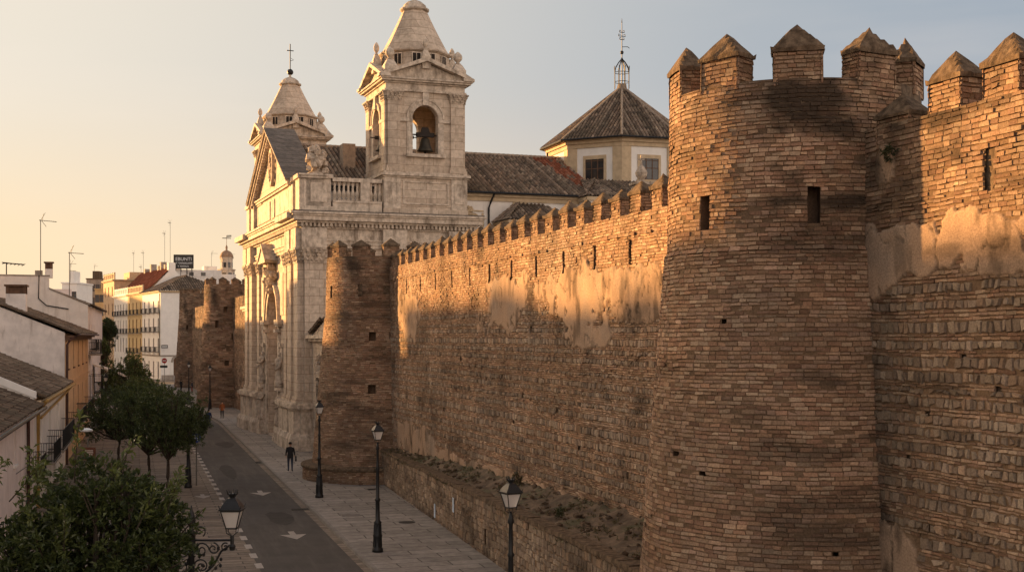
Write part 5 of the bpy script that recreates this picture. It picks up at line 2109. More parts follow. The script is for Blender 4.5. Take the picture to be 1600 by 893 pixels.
# --- second house
Y0 = 61.02
W2 = hx(82.5, Y0)
fr = []
for Y, z0, z1 in ((65.1, 2.75, 4.3), (70.4, 2.35, 4.45), (76.2, 2.35, 4.3)):
    fr.append((hx(Y, Y0) - 0.5, hx(Y, Y0) + 0.5, z0, z1, 'blind'))
fr += [(hx(67, Y0) - 0.6, hx(67, Y0) + 0.6, 0.05, 1.9, 'door'), (hx(74, Y0) - 0.6, hx(74, Y0) + 0.6, 0.05, 1.9, 'door')]
h2 = house('town_house', 'second white house from the left edge with ochre gutter pipes, below the tall gable', 'house', hline(Y0), H_RZ, W2, 10, 5.3, 'white', fr, near_prof=gable_prof(10, 5.35, 5.2, 7.75), far_prof=gable_prof(10, 5.3, 5.2, 7.6))
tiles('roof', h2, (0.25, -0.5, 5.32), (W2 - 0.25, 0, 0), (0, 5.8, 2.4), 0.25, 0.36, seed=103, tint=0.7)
tiles('roof', h2, (W2, 10.4, 5.3), (-W2, 0, 0), (0, -5.2, 2.35), 0.4, 0.5, seed=104, spp=4)
b = MB()
b.prism([(-0.1, 5.3), (-0.1, 5.62), (5.3, 8.05), (5.3, 7.6)], 0.28, 'x', -0.05)
b.build('party_wall', M['white2'], h2)
b = MB()
b.box(0, W2, -0.32, 0.02, 5.0, 5.2)
b.box(0, W2, -0.12, 0.02, 4.72, 4.8)
b.build('eaves_band', M['ochre'], h2)
pipe(h2, [(-0.1, -0.6, 5.2), (W2, -0.6, 5.2)], 'ochrepipe', 0.08, 'gutter')
pipe(h2, [(0.5, -0.5, 5.15), (0.6, -0.14, 4.6), (0.6, -0.14, 0)], 'ochrepipe', 0.09)
pipe(h2, [(W2 - 0.5, -0.5, 5.15), (W2 - 1.0, -0.16, 4.7), (2.0, -0.16, 4.25)], 'ochrepipe', 0.06)
balcony(h2, Matrix(), hx(63.5, Y0), hx(68.3, Y0), 2.0, 0.75)
balcony(h2, Matrix(), hx(69, Y0), hx(79, Y0), 2.1, 0.8, 1.1)
# --- third house: tall old white gable, orange front
Y0 = 82.55
W3 = hx(111.5, Y0)
fr = []
for Y in (85.6, 91.2, 96.9, 102.6, 108):
    fr.append((hx(Y, Y0) - 0.55, hx(Y, Y0) + 0.55, 6.1, 7.95, 'shut sill'))
    fr.append((hx(Y, Y0) - 0.55, hx(Y, Y0) + 0.55, 2.45, 4.6, 'shut'))
h3 = house('town_house', 'taller house with a stained white gable and an orange front of narrow shuttered windows', 'house', hline(Y0), H_RZ, W3, 12, 8.45, 'orange', fr, near_prof=gable_prof(12, 8.45, 6.6, 11.2), far_prof=gable_prof(12, 8.45, 6.6, 11.2))
b = MB()
b.prism([(0.02, 0), (0.02, 8.5), (6.6, 11.25), (11.98, 8.5), (11.98, 0)], 0.06, 'x', -0.06)
b.build('gable', M['gable'], h3)
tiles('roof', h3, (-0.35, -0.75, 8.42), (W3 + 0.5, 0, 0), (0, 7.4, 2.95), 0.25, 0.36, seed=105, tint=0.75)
tiles('roof', h3, (W3, 12.5, 8.4), (-W3 - 0.3, 0, 0), (0, -5.9, 2.9), 0.4, 0.5, seed=106, spp=4)
b = MB()
b.box(-0.1, W3 + 0.1, -0.55, 0.02, 8.18, 8.32)
b.box(-0.05, W3 + 0.05, -0.3, 0.02, 8.0, 8.18)
b.build('eaves', M['shutter'], h3)
b = MB()
b.box(0, W3, -0.06, 0.02, 5.05, 5.2)
b.build('string_course', M['orange'], h3)
pipe(h3, [(0.2, -0.7, 8.3), (-0.25, -0.3, 8.0), (-0.2, -0.12, 7.7), (-0.2, -0.12, 0)], 'brownpipe', 0.08)
pipe(h3, [(-0.3, -0.85, 8.36), (W3 + 0.2, -0.85, 8.36)], 'brownpipe', 0.08, 'gutter')
balcony(h3, Matrix(), 1.0, hx(94, Y0), 2.3, 0.8, 1.0)
balcony(h3, Matrix(), hx(95, Y0), hx(105, Y0), 2.3, 0.8, 1.0)
chimney(h3, 4.8, 3.4, 9.7, 11.1, 1.25, 'gable')
# --- fourth house: high white end wall and roof terrace
Y0 = 111.55
W4 = hx(142, Y0)
fr = [(2.0, 3.0, 7.0, 9.3, 'balc'), (6.5, 7.5, 7.0, 9.3, 'balc'), (11, 12, 7.0, 9.3, 'balc'), (2.0, 3.0, 2.9, 5.2, 'win'), (6.5, 7.5, 2.9, 5.2, 'win'), (11, 12, 2.9, 5.2, 'balc')]
prof = [(0, 0), (0, 10.95), (3.2, 12.3), (3.2, 13.4), (14, 13.45), (14, 0)]
h4 = house('town_house', 'high white house with a stepped end wall and roof antennas behind the orange house', 'house', hline(Y0), H_RZ, W4, 14, 10.9, 'pinkw', fr, near_prof=prof, far_prof=prof)
b = MB()
b.prism(prof[:], 0.25, 'x', -0.25)
b.build('end_wall', M['white'], h4)
b = MB()
b.prism([(-0.15, 10.95), (-0.15, 11.08), (3.2, 12.45), (3.2, 12.32)], 0.5, 'x', -0.35)
b.prism([(3.15, 13.4), (3.15, 13.52), (14, 13.57), (14, 13.46)], 0.4, 'x', -0.3)
b.build('wall_capping', M['grey'], h4)
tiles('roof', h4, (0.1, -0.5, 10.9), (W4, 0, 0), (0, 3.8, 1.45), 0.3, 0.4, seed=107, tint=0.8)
b = MB()
b.box(0.3, W4, 3.3, 13.8, 10.95, 11.6)
b.box(1.0, 6.0, 8.2, 13.9, 11.6, 16.0)
b.box(1.6, 2.1, 3.9, 4.5, 11.6, 14.0)
b.build('roof_terrace', M['grey'], h4)
b = MB()
b.box(0.9, 6.1, 8.1, 14.0, 15.2, 16.1)
b.build('terrace_hut_band', M['cap'], h4)
balcony(h4, Matrix(), 0.3, 4.5, 6.7, 1.0, 1.0, 'iron')
balcony(h4, Matrix(), 0.4, 4.8, 2.6, 1.1, 2.2, 'iron', 'rustred', 0.22)
b = MB()
b.prism([(-3.1, 4.35), (-3.1, 4.5), (-0.05, 5.65), (-0.05, 5.5)], 4.2, 'x', 8.5)
b.prism([(-3.12, 4.1), (-3.12, 4.45), (-3.06, 4.45), (-3.06, 4.1)], 4.2, 'x', 8.5)
b.build('awning', M['canvas'], h4)
for k, (x, y, z, h, bm, an) in enumerate(((1.2, 4.0, 13.4, 5.0, 1.5, -1.0), (0.9, 1.6, 12.0, 3.6, 1.3, -1.1), (2.4, 9.0, 16.0, 1.6, -1.1, -1.1))):
    antenna(h4, (x, y, z), h, bm, k, 7, an, dish=k == 1)
b = MB(Matrix.Translation((0.4, 6.7, 13.4)) @ Matrix.Rotation(-1.2, 4, 'Z'))
b.tube([(0, 0, -0.2), (0, 0, 1.2)], 0.05, 5)
b.tube([(-0.3, 0, 1.15), (1.5, 0, 1.05)], 0.05, 5)
b.tube([(-0.3, 0.3, 1.2), (1.5, 0.3, 1.05)], 0.04, 5)
for i in range(6):
    b.tube([(-0.2 + i * 0.33, -0.4, 1.1), (-0.2 + i * 0.33, 0.6, 1.1 - 0.03 * i)], 0.03, 4)
b.build('antenna', M['iron'], h4)
chimney(h4, 1.0, 3.3, 13.3, 14.1, 0.6, 'white', True)
pipe(h4, [(-0.4, 4.0, 13.5), (-0.36, 4.05, 11.5), (-0.36, 3.4, 10.9), (-0.36, 1.6, 10.6)], 'iron', 0.05, 'cable')

# --- shadow casters: unseen houses added left of the picture, heights set by their shadow
bk = [(44, 15.2, 8.5, 'yellow', 'ochre'), (53, 15.5, 8.0, 'white', 'white'), (61.5, 16.3, 9.2, 'pinkw', 'pink-white'), (71.2, 14.2, 10, 'white2', 'bright white'), (81.7, 15.2, 12, 'grey', 'grey'), (94.4, 15.6, 12, 'orange', 'orange')]
for i, (Y, hh, L, m_, nm) in enumerate(bk):
    o = hline(Y) + Vector((-17.5, -5, 0))
    fr = [(1.2 + j * 2.4, 2.2 + j * 2.4, 1 + f * 3.4, 3 + f * 3.4, 'win') for j in range(int(L / 2.6)) for f in range(4)]
    hb = house('caster_house', '%s four-storey house, unseen, added left of the picture to cast shade' % nm, 'house', o, H_RZ, L, 9, hh - 0.6, m_, fr)
    b = MB()
    b.box(-0.1, L + 0.1, -0.25, 9.2, hh - 0.6, hh - 0.4)
    for x0, x1, y0, y1 in ((0, L, 0, 0.25), (0, L, 8.75, 9), (0, 0.25, 0.25, 8.75), (L - 0.25, L, 0.25, 8.75)):
        b.box(x0, x1, y0, y1, hh - 0.4, hh + 0.3)
    b.box(2, 4.5, 5, 8, hh - 0.4, hh + 1.6)
    b.build('parapet', M[m_], hb)

# --- houses where the street turns, far end
C0 = Vector((px(251, 240), 240, 0))
A_ = Vector((-0.457, 0.89, 0)).normalized()
rz_f = math.atan2(-A_.y, -A_.x)


def far_house(label, m0, m1, depth, H, wm, cols, floors, far=(), extra=None, ww=1.0):
    W = m1 - m0
    fr = []
    for c in range(cols):
        x = W * (c + 0.5) / cols
        for z0, z1, st in floors:
            fr.append((x - ww / 2, x + ww / 2, z0, z1, st))
    return house('town_house', label, 'house', C0 + A_ * m1, rz_f, W, depth, H, wm, fr, (), far)


flr = [(0.2, 3.4, 'door'), (5.2, 7.8, 'balc'), (9.0, 11.6, 'balc'), (12.6, 14.9, 'balc')]
fw_ = far_house('white corner house with black balconies at the far end of the street', 0, 17.2, 13, 16.4, 'white2', 4, flr,
                [(4.2, 6.2, 12.6, 15.0, 'balc'), (4.2, 6.2, 8.9, 11.8, 'balc'), (4.2, 6.2, 5.3, 8.2, 'balc'), (2.4, 4.4, 0.05, 4.2, 'door')])
fy = far_house('yellow house with tall windows between the two white houses at the far end', 17.25, 32.7, 13, 16.6, 'yellow', 4, [(0.2, 3.4, 'door'), (4.8, 7.8, 'balc'), (8.8, 11.6, 'balc'), (12.6, 15.0, 'balc')])
fw2 = far_house('narrow-windowed white house left of the yellow house at the far end', 32.75, 48.4, 13, 16.6, 'white', 5, [(0.2, 3.4, 'door'), (4.8, 7.8, 'win'), (8.8, 11.6, 'balc'), (12.6, 15.0, 'balc')], ww=0.9)
fo = far_house('sunlit orange house, farthest of the row where the street bends', 48.45, 62, 13, 20.4, 'orange', 3, [(0.2, 3.4, 'door'), (5, 7.8, 'win'), (9, 11.8, 'win'), (13, 15.4, 'win'), (17, 19.2, 'win')])
for hh, H_, W_, m_ in ((fw_, 16.4, 17.2, 'white2'), (fy, 16.6, 15.45, 'yellow'), (fw2, 16.6, 15.65, 'white'), (fo, 20.4, 13.55, 'orange')):
    b = MB()
    b.box(-0.05, W_ + 0.25, -0.3, 13.2, H_, H_ + 0.16)
    b.box(-0.05, W_ + 0.45, -0.5, 13.4, H_ + 0.16, H_ + 0.34)
    b.build('cornice', M['ochre'] if m_ != 'white' else M['white2'], hh)
    if hh is not fw_:
        b = MB()
        n = int(W_ / 2.6)
        for i in range(n + 1):
            x = 0.1 + (W_ - 0.4) * i / n
            b.box(x, x + 0.3, 0, 0.3, H_ + 0.34, H_ + 1.9)
        b.box(0.1, W_ - 0.1, 0.05, 0.25, H_ + 1.5, H_ + 1.75)
        b.box(0.1, W_ - 0.1, 0.05, 0.25, H_ + 0.34, H_ + 0.6)
        for i in range(int(W_ / 0.3)):
            b.box(0.2 + i * 0.3, 0.3 + i * 0.3, 0.1, 0.2, H_ + 0.6, H_ + 1.5)
        b.build('roof_balustrade', M['ochre'] if m_ != 'white' else M['white2'], hh)
b = MB()
for z in (4.4, ):
    b.box(-0.02, 17.25, -0.12, 0.02, z, z + 0.25)
    b.box(17.2, 17.34, -0.1, 13, z, z + 0.25)
b.box(17.18, 17.3, 0.2, 8, 0, 0.9)
b.build('string_course', M['grey'], fw_)
b = MB(Matrix.Translation((17.2, 0, 0)) @ Matrix.Rotation(math.pi / 2, 4, 'Z'))
b.arch_band(3.4, 3.3, 1.1, 1.5, -0.12, 0.03, 12)
b.build('door_arch', M['grey'], fw_)
tiles('roof', fw_, (17.7, -0.5, 16.75), (0, 13.9, 0), (-8.5, 0, 3.4), 0.45, 0.6, 0.5, 0.5, seed=201, spp=4, amp=0.1)
tiles('roof', fw_, (-0.2, -0.6, 16.75), (17.9, 0, 0), (0, 7.4, 3.4), 0.45, 0.6, None, 0.53, seed=202, spp=4, amp=0.1)
pipe(fw_, [(17.0, -0.15, 16.2), (17.0, -0.15, 4.6)], 'iron', 0.08)
tiles('roof', fy, (-16, 0.8, 17.0), (31, 0, 0), (0, 5.2, 5.2), 0.5, 0.7, seed=203, spp=4, amp=0.1, redfn=lambda u, v: u < 2)
b = MB()
b.prism([(1.0, 16.8), (6, 22.0), (11, 16.8)], 0.4, 'x', 15.0)
b.box(13.9, 15.3, 5.2, 6.6, 17, 23.0)
b.build('roof_gable', M['white2'], fy)
for i, x in enumerate((-11.5, -5, 2.5, 5, 9)):
    b = MB()
    b.box(x, x + 1.3, 5.6, 6.8, 20.4, 22.9 + (i % 2) * 0.7)
    b.build('chimney', M['grey'], fy)
for k, (x, z, h) in enumerate(((-14.0, 21, 6.5), (8.0, 23, 7.2), (13.2, 23.5, 8.5), (-16.5, 20.5, 4))):
    antenna(fy, (x, 6, z - 0.8), h, 2.2, 9 + k, 5, -0.4, dish=k == 2)
b = MB()
b.box(3, 10, 4, 12, 20.4, 22.6)
b.build('roof_hut', M['orange'], fo)
antenna(fo, (9.5, 5, 22.4), 4.5, 1.8, 3, 5, -0.3)

# white rooftops and the billboard behind
rb = thing('town_house', 'white flat-roofed house under the dark billboard, beyond the corner house', 'house', (px(304, 285), 285, 0), 0.35)
b = MB()
b.wall(16, 23.0, [])
b.box(-8, 8, 0.1, 14, 0, 22.6)
b.v = []
b.f = []
b.m = []
b.box(-6.3, 5.8, 0, 12, 0, 21.4)
b.box(-6.4, 5.9, -0.1, 0.2, 21.4, 22.9)
b.box(-6.4, -6.1, 0.2, 12, 21.4, 22.9)
b.box(2.5, 5.4, 4, 8, 21.4, 24.0)
b.box(-4.2, -2.9, 1, 2.3, 21.4, 24.0)
b.box(6.0, 9.5, 3, 12, 0, 22.2)
b.build('wall', M['white'], rb)
b = MB()
for x in (-5.2, -1.2, 1.4):
    b = MB()
    b.box(x, x + 1.0, -0.14, -0.08, 21.6, 22.4)
    b.build('window', M['glass'], rb)
for k, (x, h) in enumerate(((4.4, 3.5), (-3.4, 1.6), (8.3, 3.4))):
    antenna(rb, (x, 6, 23.6), h, 1.5, k, 5, -0.5)
bb = thing('billboard', 'dark rooftop billboard with white lettering on thin legs', 'billboard', (px(287, 283), 283, 0), 0.10)
bw = 15.2 / FPX * 283
zb0, zb1 = pz(419, 283), pz(398, 283)
b = MB()
b.box(-bw, bw, -0.1, 0.1, zb0, zb1)
b.build('panel', M['board'], bb)
b = MB()
for x in (-bw, bw - 0.1):
    b.box(x - 0.02, x + 0.1, -0.13, -0.1, zb0, zb1)
b.box(-bw, bw, -0.13, -0.1, zb0 - 0.06, zb0 + 0.05)
b.box(-bw, bw, -0.13, -0.1, zb1 - 0.05, zb1 + 0.06)
for x in (-bw * 0.8, -bw * 0.3, bw * 0.3, bw * 0.8):
    b.tube([(x, 0, zb0), (x, 0, 21.4)], 0.06, 5)
    b.tube([(x, 0.1, zb0 + 1), (x, 1.6, 21.4)], 0.05, 5)
b.build('frame', M['iron'], bb)


def text(s, root, loc, size, rot, m, name='lettering', w_=None):
    c = bpy.data.curves.new(name, 'FONT')
    c.body = s
    c.size = size
    c.align_x = 'CENTER'
    c.align_y = 'CENTER'
    c.extrude = 0.01
    c.materials.append(m)
    o = bpy.data.objects.new(name, c)
    COL.objects.link(o)
    me = bpy.data.meshes.new_from_object(o.evaluated_get(bpy.context.evaluated_depsgraph_get()))
    bpy.data.objects.remove(o)
    o = bpy.data.objects.new(name, me)
    COL.objects.link(o)
    o.parent = root
    o.location = loc
    o.rotation_euler = rot
    return o


hh_ = zb1 - zb0
text('EBUNTI', bb, (0, -0.13, zb0 + hh_ * 0.68), 1.05, (R(90), 0, 0), M['signwhite'])
text('Y VANAUAM', bb, (0.1, -0.13, zb0 + hh_ * 0.38), 0.62, (R(90), 0, 0), M['signwhite'])
text('Y VAMAN', bb, (-0.1, -0.13, zb0 + hh_ * 0.15), 0.55, (R(90), 0, 0), M['signwhite'])

# far cupola
YC = 300.0
cu = thing('church_cupola', 'small brick belfry with a dome far behind the round tower', 'belfry', (px(354, YC), YC, 0), 0.3)
s_ = YC / FPX
z_ = lambda v: pz(v, YC)
b = MB()
b.lathe([(12.5 * s_, 0), (12.5 * s_, z_(423)), (14 * s_, z_(423) + 0.1), (14 * s_, z_(420.5))], n=8)
b.lathe([(9.6 * s_, z_(420.5)), (9.6 * s_, z_(404)), (11 * s_, z_(403.5)), (11 * s_, z_(402))], n=8)
b.build('wall', M['trim'], cu)
for k in range(8):
    rr0 = 9.6 * s_ * math.cos(math.pi / 8)
    rr1 = 12.5 * s_ * math.cos(math.pi / 8)
    for r_, h_, v0_, v1_ in ((rr0, 0.32, 418, 410), (rr1, 0.45, 432, 426)):
        b = MB(Matrix.Rotation(k * math.pi / 4 + math.pi / 8, 4, 'Z'))
        b.box(r_ - 0.1, r_ + 0.05, -h_, h_, z_(v0_), z_(v1_))
        b.build('opening', M['glass'], cu)
b = MB()
b.lathe([(10.6 * s_, z_(402)), (10.2 * s_, z_(399)), (8.6 * s_, z_(395.5)), (6 * s_, z_(392.8)), (3 * s_, z_(391.3)), (1.6 * s_, z_(391)), (1.4 * s_, z_(388)), (2 * s_, z_(386.5)), (1.0 * s_, z_(384)), (0.35 * s_, z_(382)), (0.3 * s_, z_(368))], n=16)
b.build('dome', M['domebrown'], cu, True)
b = MB()
b.tube([(-1.0, 0, z_(372)), (1.0, 0, z_(372))], 0.09, 5)
b.tube([(0, 0, z_(370)), (1.1, 0, z_(369)), (1.1, 0, z_(367.5)), (0, 0, z_(368))], 0.09, 5)
b.build('weather_vane', M['iron'], cu)

# background blocks left of the bend
def block(label, x0, x1, vt, Y, dep, wm, wins, ant=0, rz=0.0, slab=None):
    X0, X1 = px(x0, Y), px(x1, Y)
    W = X1 - X0
    H = pz(vt, Y)
    fr = []
    for c in range(wins):
        x = W * (c + 0.5) / wins
        for z in (H - 3.2, H - 6.6, H - 10):
            if z > 1:
                fr.append((x - 0.55, x + 0.55, z, z + 1.9, 'win'))
    t = house('town_house', label, 'house', (X0, Y, 0), rz, W, dep, H - 0.02, wm, fr)
    b = MB()
    b.box(-0.15, W + 0.15, -0.2, dep + 0.1, H, H + 0.25)
    b.box(W * 0.2, W * 0.55, 2, 5, H + 0.25, H + 2.2)
    b.build('parapet', M[slab or wm], t)
    for k in range(ant):
        antenna(t, (W * (0.3 + 0.5 * k), 2, H), 3.5 + k, 1.5, k + 20, 5, -0.6)
    return t


for lab, Ya, Yb, back, hh, m_ in (('low white house with a flat roof behind the stepped end wall', 144, 190, 7, 12.6, 'white'), ('long pale house behind the trees on the left of the street', 192, 236, 8, 12.6, 'pinkw')):
    o_ = hline(Ya) + Vector((-back, -back * 0.28, 0))
    L_ = hx(Yb, Ya)
    fr = [(1.5 + i * 3.6, 2.6 + i * 3.6, z, z + 2.1, 'win') for i in range(int(L_ / 3.7)) for z in (1.0, 4.8, 8.6)]
    t = house('town_house', lab, 'house', o_, H_RZ, L_, 10, hh, m_, fr)
    b = MB()
    b.box(-0.1, L_ + 0.1, -0.25, 10.1, hh, hh + 0.2)
    b.build('cornice', M[m_], t)
for lab, w0, w1, s0, hh in (('tall ochre house, unseen, added beyond the left edge to shade the corner house', 152, 174, 274, 22.0), ('tall white house, unseen, added beyond the left edge to shade the far row', 174, 194, 305, 24.0)):
    p0 = Vector((w0 * 0.57 - s0 * 0.82, w0 * 0.82 + s0 * 0.57, 0))  # shadow casters added out of view to keep the far facades in shade
    fr = [(1.5 + i * 3.0, 2.6 + i * 3.0, 1 + z * 3.3, 3 + z * 3.3, 'win') for i in range(6) for z in range(6)]
    t = house('caster_house', lab, 'house', p0, math.atan2(0.82, 0.57), w1 - w0, 10, hh, 'yellow' if 'ochre' in lab else 'white', fr)
    b = MB()
    b.box(-0.2, w1 - w0 + 0.2, -0.3, 10.2, hh, hh + 0.4)
    b.build('cornice', M['white'], t)
block('pale small house with a tank on its roof, behind the antennas', 97, 120, 443, 215, 8, 'white2', 2, 1)
block('grey brown apartment block left of the orange house', 135, 163, 436, 330, 14, 'grey', 4, 1, slab='cap')
block('pale house far down the street behind the dark tree', 148, 176, 452, 318, 10, 'yellow', 4, 1)

# ------------------------------------------------------------------ trees
def tree(label, x, y, ht, trunk_h, r, blobs_, nclus, k, ln, seed, c0, c1, group=None, name='tree', cat='tree', lean=(0, 0), trunks=1, shell=0.45, spread=0.9, holes=0.0):
    rs = np.random.default_rng(seed)
    rr = random.Random(seed)
    t = thing(name, label, cat, (x, y, 0), 0, group)
    b = MB()
    top = Vector((lean[0], lean[1], trunk_h))
    n = 6
    pts = [Vector((lean[0] * i / n + rr.uniform(-1, 1) * r * 0.35, lean[1] * i / n + rr.uniform(-1, 1) * r * 0.35, trunk_h * i / n)) for i in range(n + 1)]
    pts[0] = Vector((0, 0, -0.1))
    b.tube(pts, [r * (1.35 if i == 0 else 1.0 - 0.35 * i / n) for i in range(n + 1)], 8)
    Cs, Ds = [], []
    tot = sum(bl[1][0] * bl[1][1] * bl[1][2] for bl in blobs_)
    for (c, rad_) in blobs_:
        c = Vector(c)
        m = max(6, int(nclus * rad_[0] * rad_[1] * rad_[2] / tot))
        d = rs.normal(0, 1, (m, 3))
        d /= np.linalg.norm(d, axis=1, keepdims=True)
        q = rs.uniform(shell, 1.0, (m, 1)) ** 0.6
        q *= 0.75 + 0.5 * fbm(d[:, 0] * 2 + seed, d[:, 1] * 2 + d[:, 2] * 1.7, seed)[:, None]
        P = np.array(c) + d * q * np.array(rad_)
        Cs.append(P)
        Ds.append(d * 0.9 + np.array([0, 0, 0.55]))
        for i in range(5):
            e = c + Vector((rr.uniform(-.75, .75) * rad_[0], rr.uniform(-.75, .75) * rad_[1], rr.uniform(-.4, .8) * rad_[2]))
            mid = pts[-1].lerp(e, 0.5) + Vector((rr.uniform(-.1, .1), rr.uniform(-.1, .1), -0.12)) * rad_[0]
            b.tube([pts[-1] - Vector((0, 0, 0.1)), mid, e], [r * 0.5, r * 0.3, r * 0.1], 5)
            for j in range(3):
                e2 = e + Vector((rr.uniform(-1, 1), rr.uniform(-1, 1), rr.uniform(-.3, 1))) * rad_[0] * 0.45
                b.tube([mid.lerp(e, 0.6 + 0.1 * j), e2], [r * 0.16, r * 0.04], 4)
    b.build('trunk', M['bark'], t)
    C = np.concatenate(Cs)
    Dd = np.concatenate(Ds)
    keep = fbm(C[:, 0] * 1.3 / r / 8 + seed, C[:, 2] * 1.3 / r / 8 + C[:, 1], seed + 3) > holes
    C, Dd = C[keep], Dd[keep]
    P, F, col = leaves(C, Dd, k, ln, ln * 0.46, rs, c0, c1, 0.22, spread)
    np_mesh('crown', P, F, col, M['leaf'], t)
    return t


G0, G1 = (.013, .024, .009), (.085, .105, .03)
YT = 23.5
tr = random.Random(21)
fx = px(150, YT)
bl = [((0.0, 0.2, 4.55), (1.7, 1.5, 1.15)), ((-1.4, 0, 4.1), (1.2, 1.4, 0.95)), ((0.75, 0.1, 4.1), (1.0, 1.2, 0.95)), ((-0.3, 0.6, 5.35), (0.8, 0.8, 0.75)), ((0.5, -0.2, 5.2), (0.65, 0.7, 0.65)),
      ((-0.9, -0.4, 3.4), (1.6, 1.5, 0.9)), ((1.0, -0.3, 3.2), (1.5, 1.3, 0.9)), ((1.7, 0.2, 3.65), (0.65, 0.6, 0.5))]
t0 = tree('big leafy tree filling the lower left corner, nearest to the viewer', fx, YT, 6, 2.2, 0.16, bl, 4000, 9, 0.135, 31, G0, G1, shell=0.3, spread=0.75, holes=0.43)
# long shoots of new leaves standing out of its crown
rs = np.random.default_rng(8)
cc, dd = [], []
b = MB()
for i in range(26):
    s0 = Vector((tr.uniform(-2.6, 1.2), tr.uniform(-1, 0.8), tr.uniform(4.0, 5.5)))
    d0 = Vector((tr.uniform(-0.5, 0.9), tr.uniform(-0.6, 0.3), tr.uniform(0.5, 1.1))).normalized()
    if i == 0:
        s0, d0 = Vector((0.9, 0, 4.7)), Vector((0.7, 0, 0.9)).normalized()
    if i == 1:
        s0, d0 = Vector((1.7, 0, 3.35)), Vector((1.0, -0.1, -0.05)).normalized()
    if i == 2:
        s0, d0 = Vector((-0.4, 0, 5.6)), Vector((0.1, -0.1, 1)).normalized()
    L = tr.uniform(0.5, 1.2)
    pts = [s0 + d0 * L * f + Vector((0, 0, 0.1 * f * f)) for f in (0, 0.33, 0.66, 1)]
    b = MB()
    b.tube(pts, [0.014, 0.011, 0.008, 0.004], 4)
    b.build('shoot', M['bark'], t0)
    for f in np.linspace(0.25, 1, 8):
        cc.append(tuple(s0 + d0 * L * f + Vector((0, 0, 0.1 * f * f))))
        dd.append(tuple(d0 * 0.8))
P, F, col = leaves(np.array(cc), np.array(dd), 6, 0.15, 0.06, rs, (.04, .055, .015), (.13, .15, .04), 0.2, 0.65)
np_mesh('new_leaves', P, F, col, M['leaf'], t0)


def street_tree(label, x, Y, top, rx, rz_, seed, th=2.6, dark=1.0, n=700, ln=0.15, group='clipped trees along the left side of the road', k=8, r=0.11, squash=1.0):
    zc = top - rz_
    rr = random.Random(seed)
    bl = [((0, 0, zc), (rx * 0.85, rx * 0.85, rz_ * 0.85))]
    for i in range(6):
        a = i * 1.05 + rr.uniform(-.3, .3)
        bl.append(((rx * 0.55 * math.cos(a), rx * 0.55 * math.sin(a), zc + rr.uniform(-.5, .5) * rz_), (rx * rr.uniform(.32, .62), rx * rr.uniform(.32, .6), rz_ * rr.uniform(.35, .65))))
    c0 = tuple(c * dark * 1.5 for c in G0)
    c1 = tuple(c * dark * 1.4 for c in G1)
    return tree(label, px(x, Y), Y, top, th, r, bl, n, k, ln, seed, c0, c1, group, shell=0.3, holes=0.42)


street_tree('dark round street tree with the tall trunk nearest the dashed line, second from the viewer', 262, 66, 5.8, 2.0, 2.0, 41, 2.0, 0.8, 1700)
street_tree('dark street tree left of the nearest clipped one, its trunk forking low', 233, 70, 6.0, 2.4, 2.05, 42, 1.9, 0.75, 1800)
street_tree('dark street tree at the right of the clipped group, in front of the road lantern', 295, 76, 5.1, 1.6, 1.75, 43, 1.9, 0.85, 1100)
street_tree('clipped street tree beside the orange house, leftmost of the group', 186, 80, 5.5, 2.4, 2.0, 44, 1.9, 0.75, 1700)
street_tree('street tree with paler top leaves behind the clipped group', 232, 92, 5.5, 2.1, 1.8, 45, 2.2, 1.1, 1200, 0.18)
street_tree('leafy tree under the white awning, farther along the houses', 186, 116, 6.0, 1.9, 2.2, 46, 2.4, 1.1, 1200, 0.2)
street_tree('round tree right of the awning, halfway to the corner house', 208, 124, 6.6, 1.9, 2.4, 47, 2.4, 1.2, 1300, 0.22)
street_tree('small pale tree between the awning and the dark far tree', 160, 138, 8.0, 1.1, 1.5, 48, 4.0, 1.3, 500, 0.22)
street_tree('tall dark tree in front of the far yellow house', 166, 172, 11.0, 1.6, 2.1, 49, 5.0, 0.7, 1200, 0.26)
street_tree('small dark tree behind the balcony of the high white house', 147, 150, 7.6, 1.2, 1.8, 50, 3.5, 0.9, 600, 0.24)

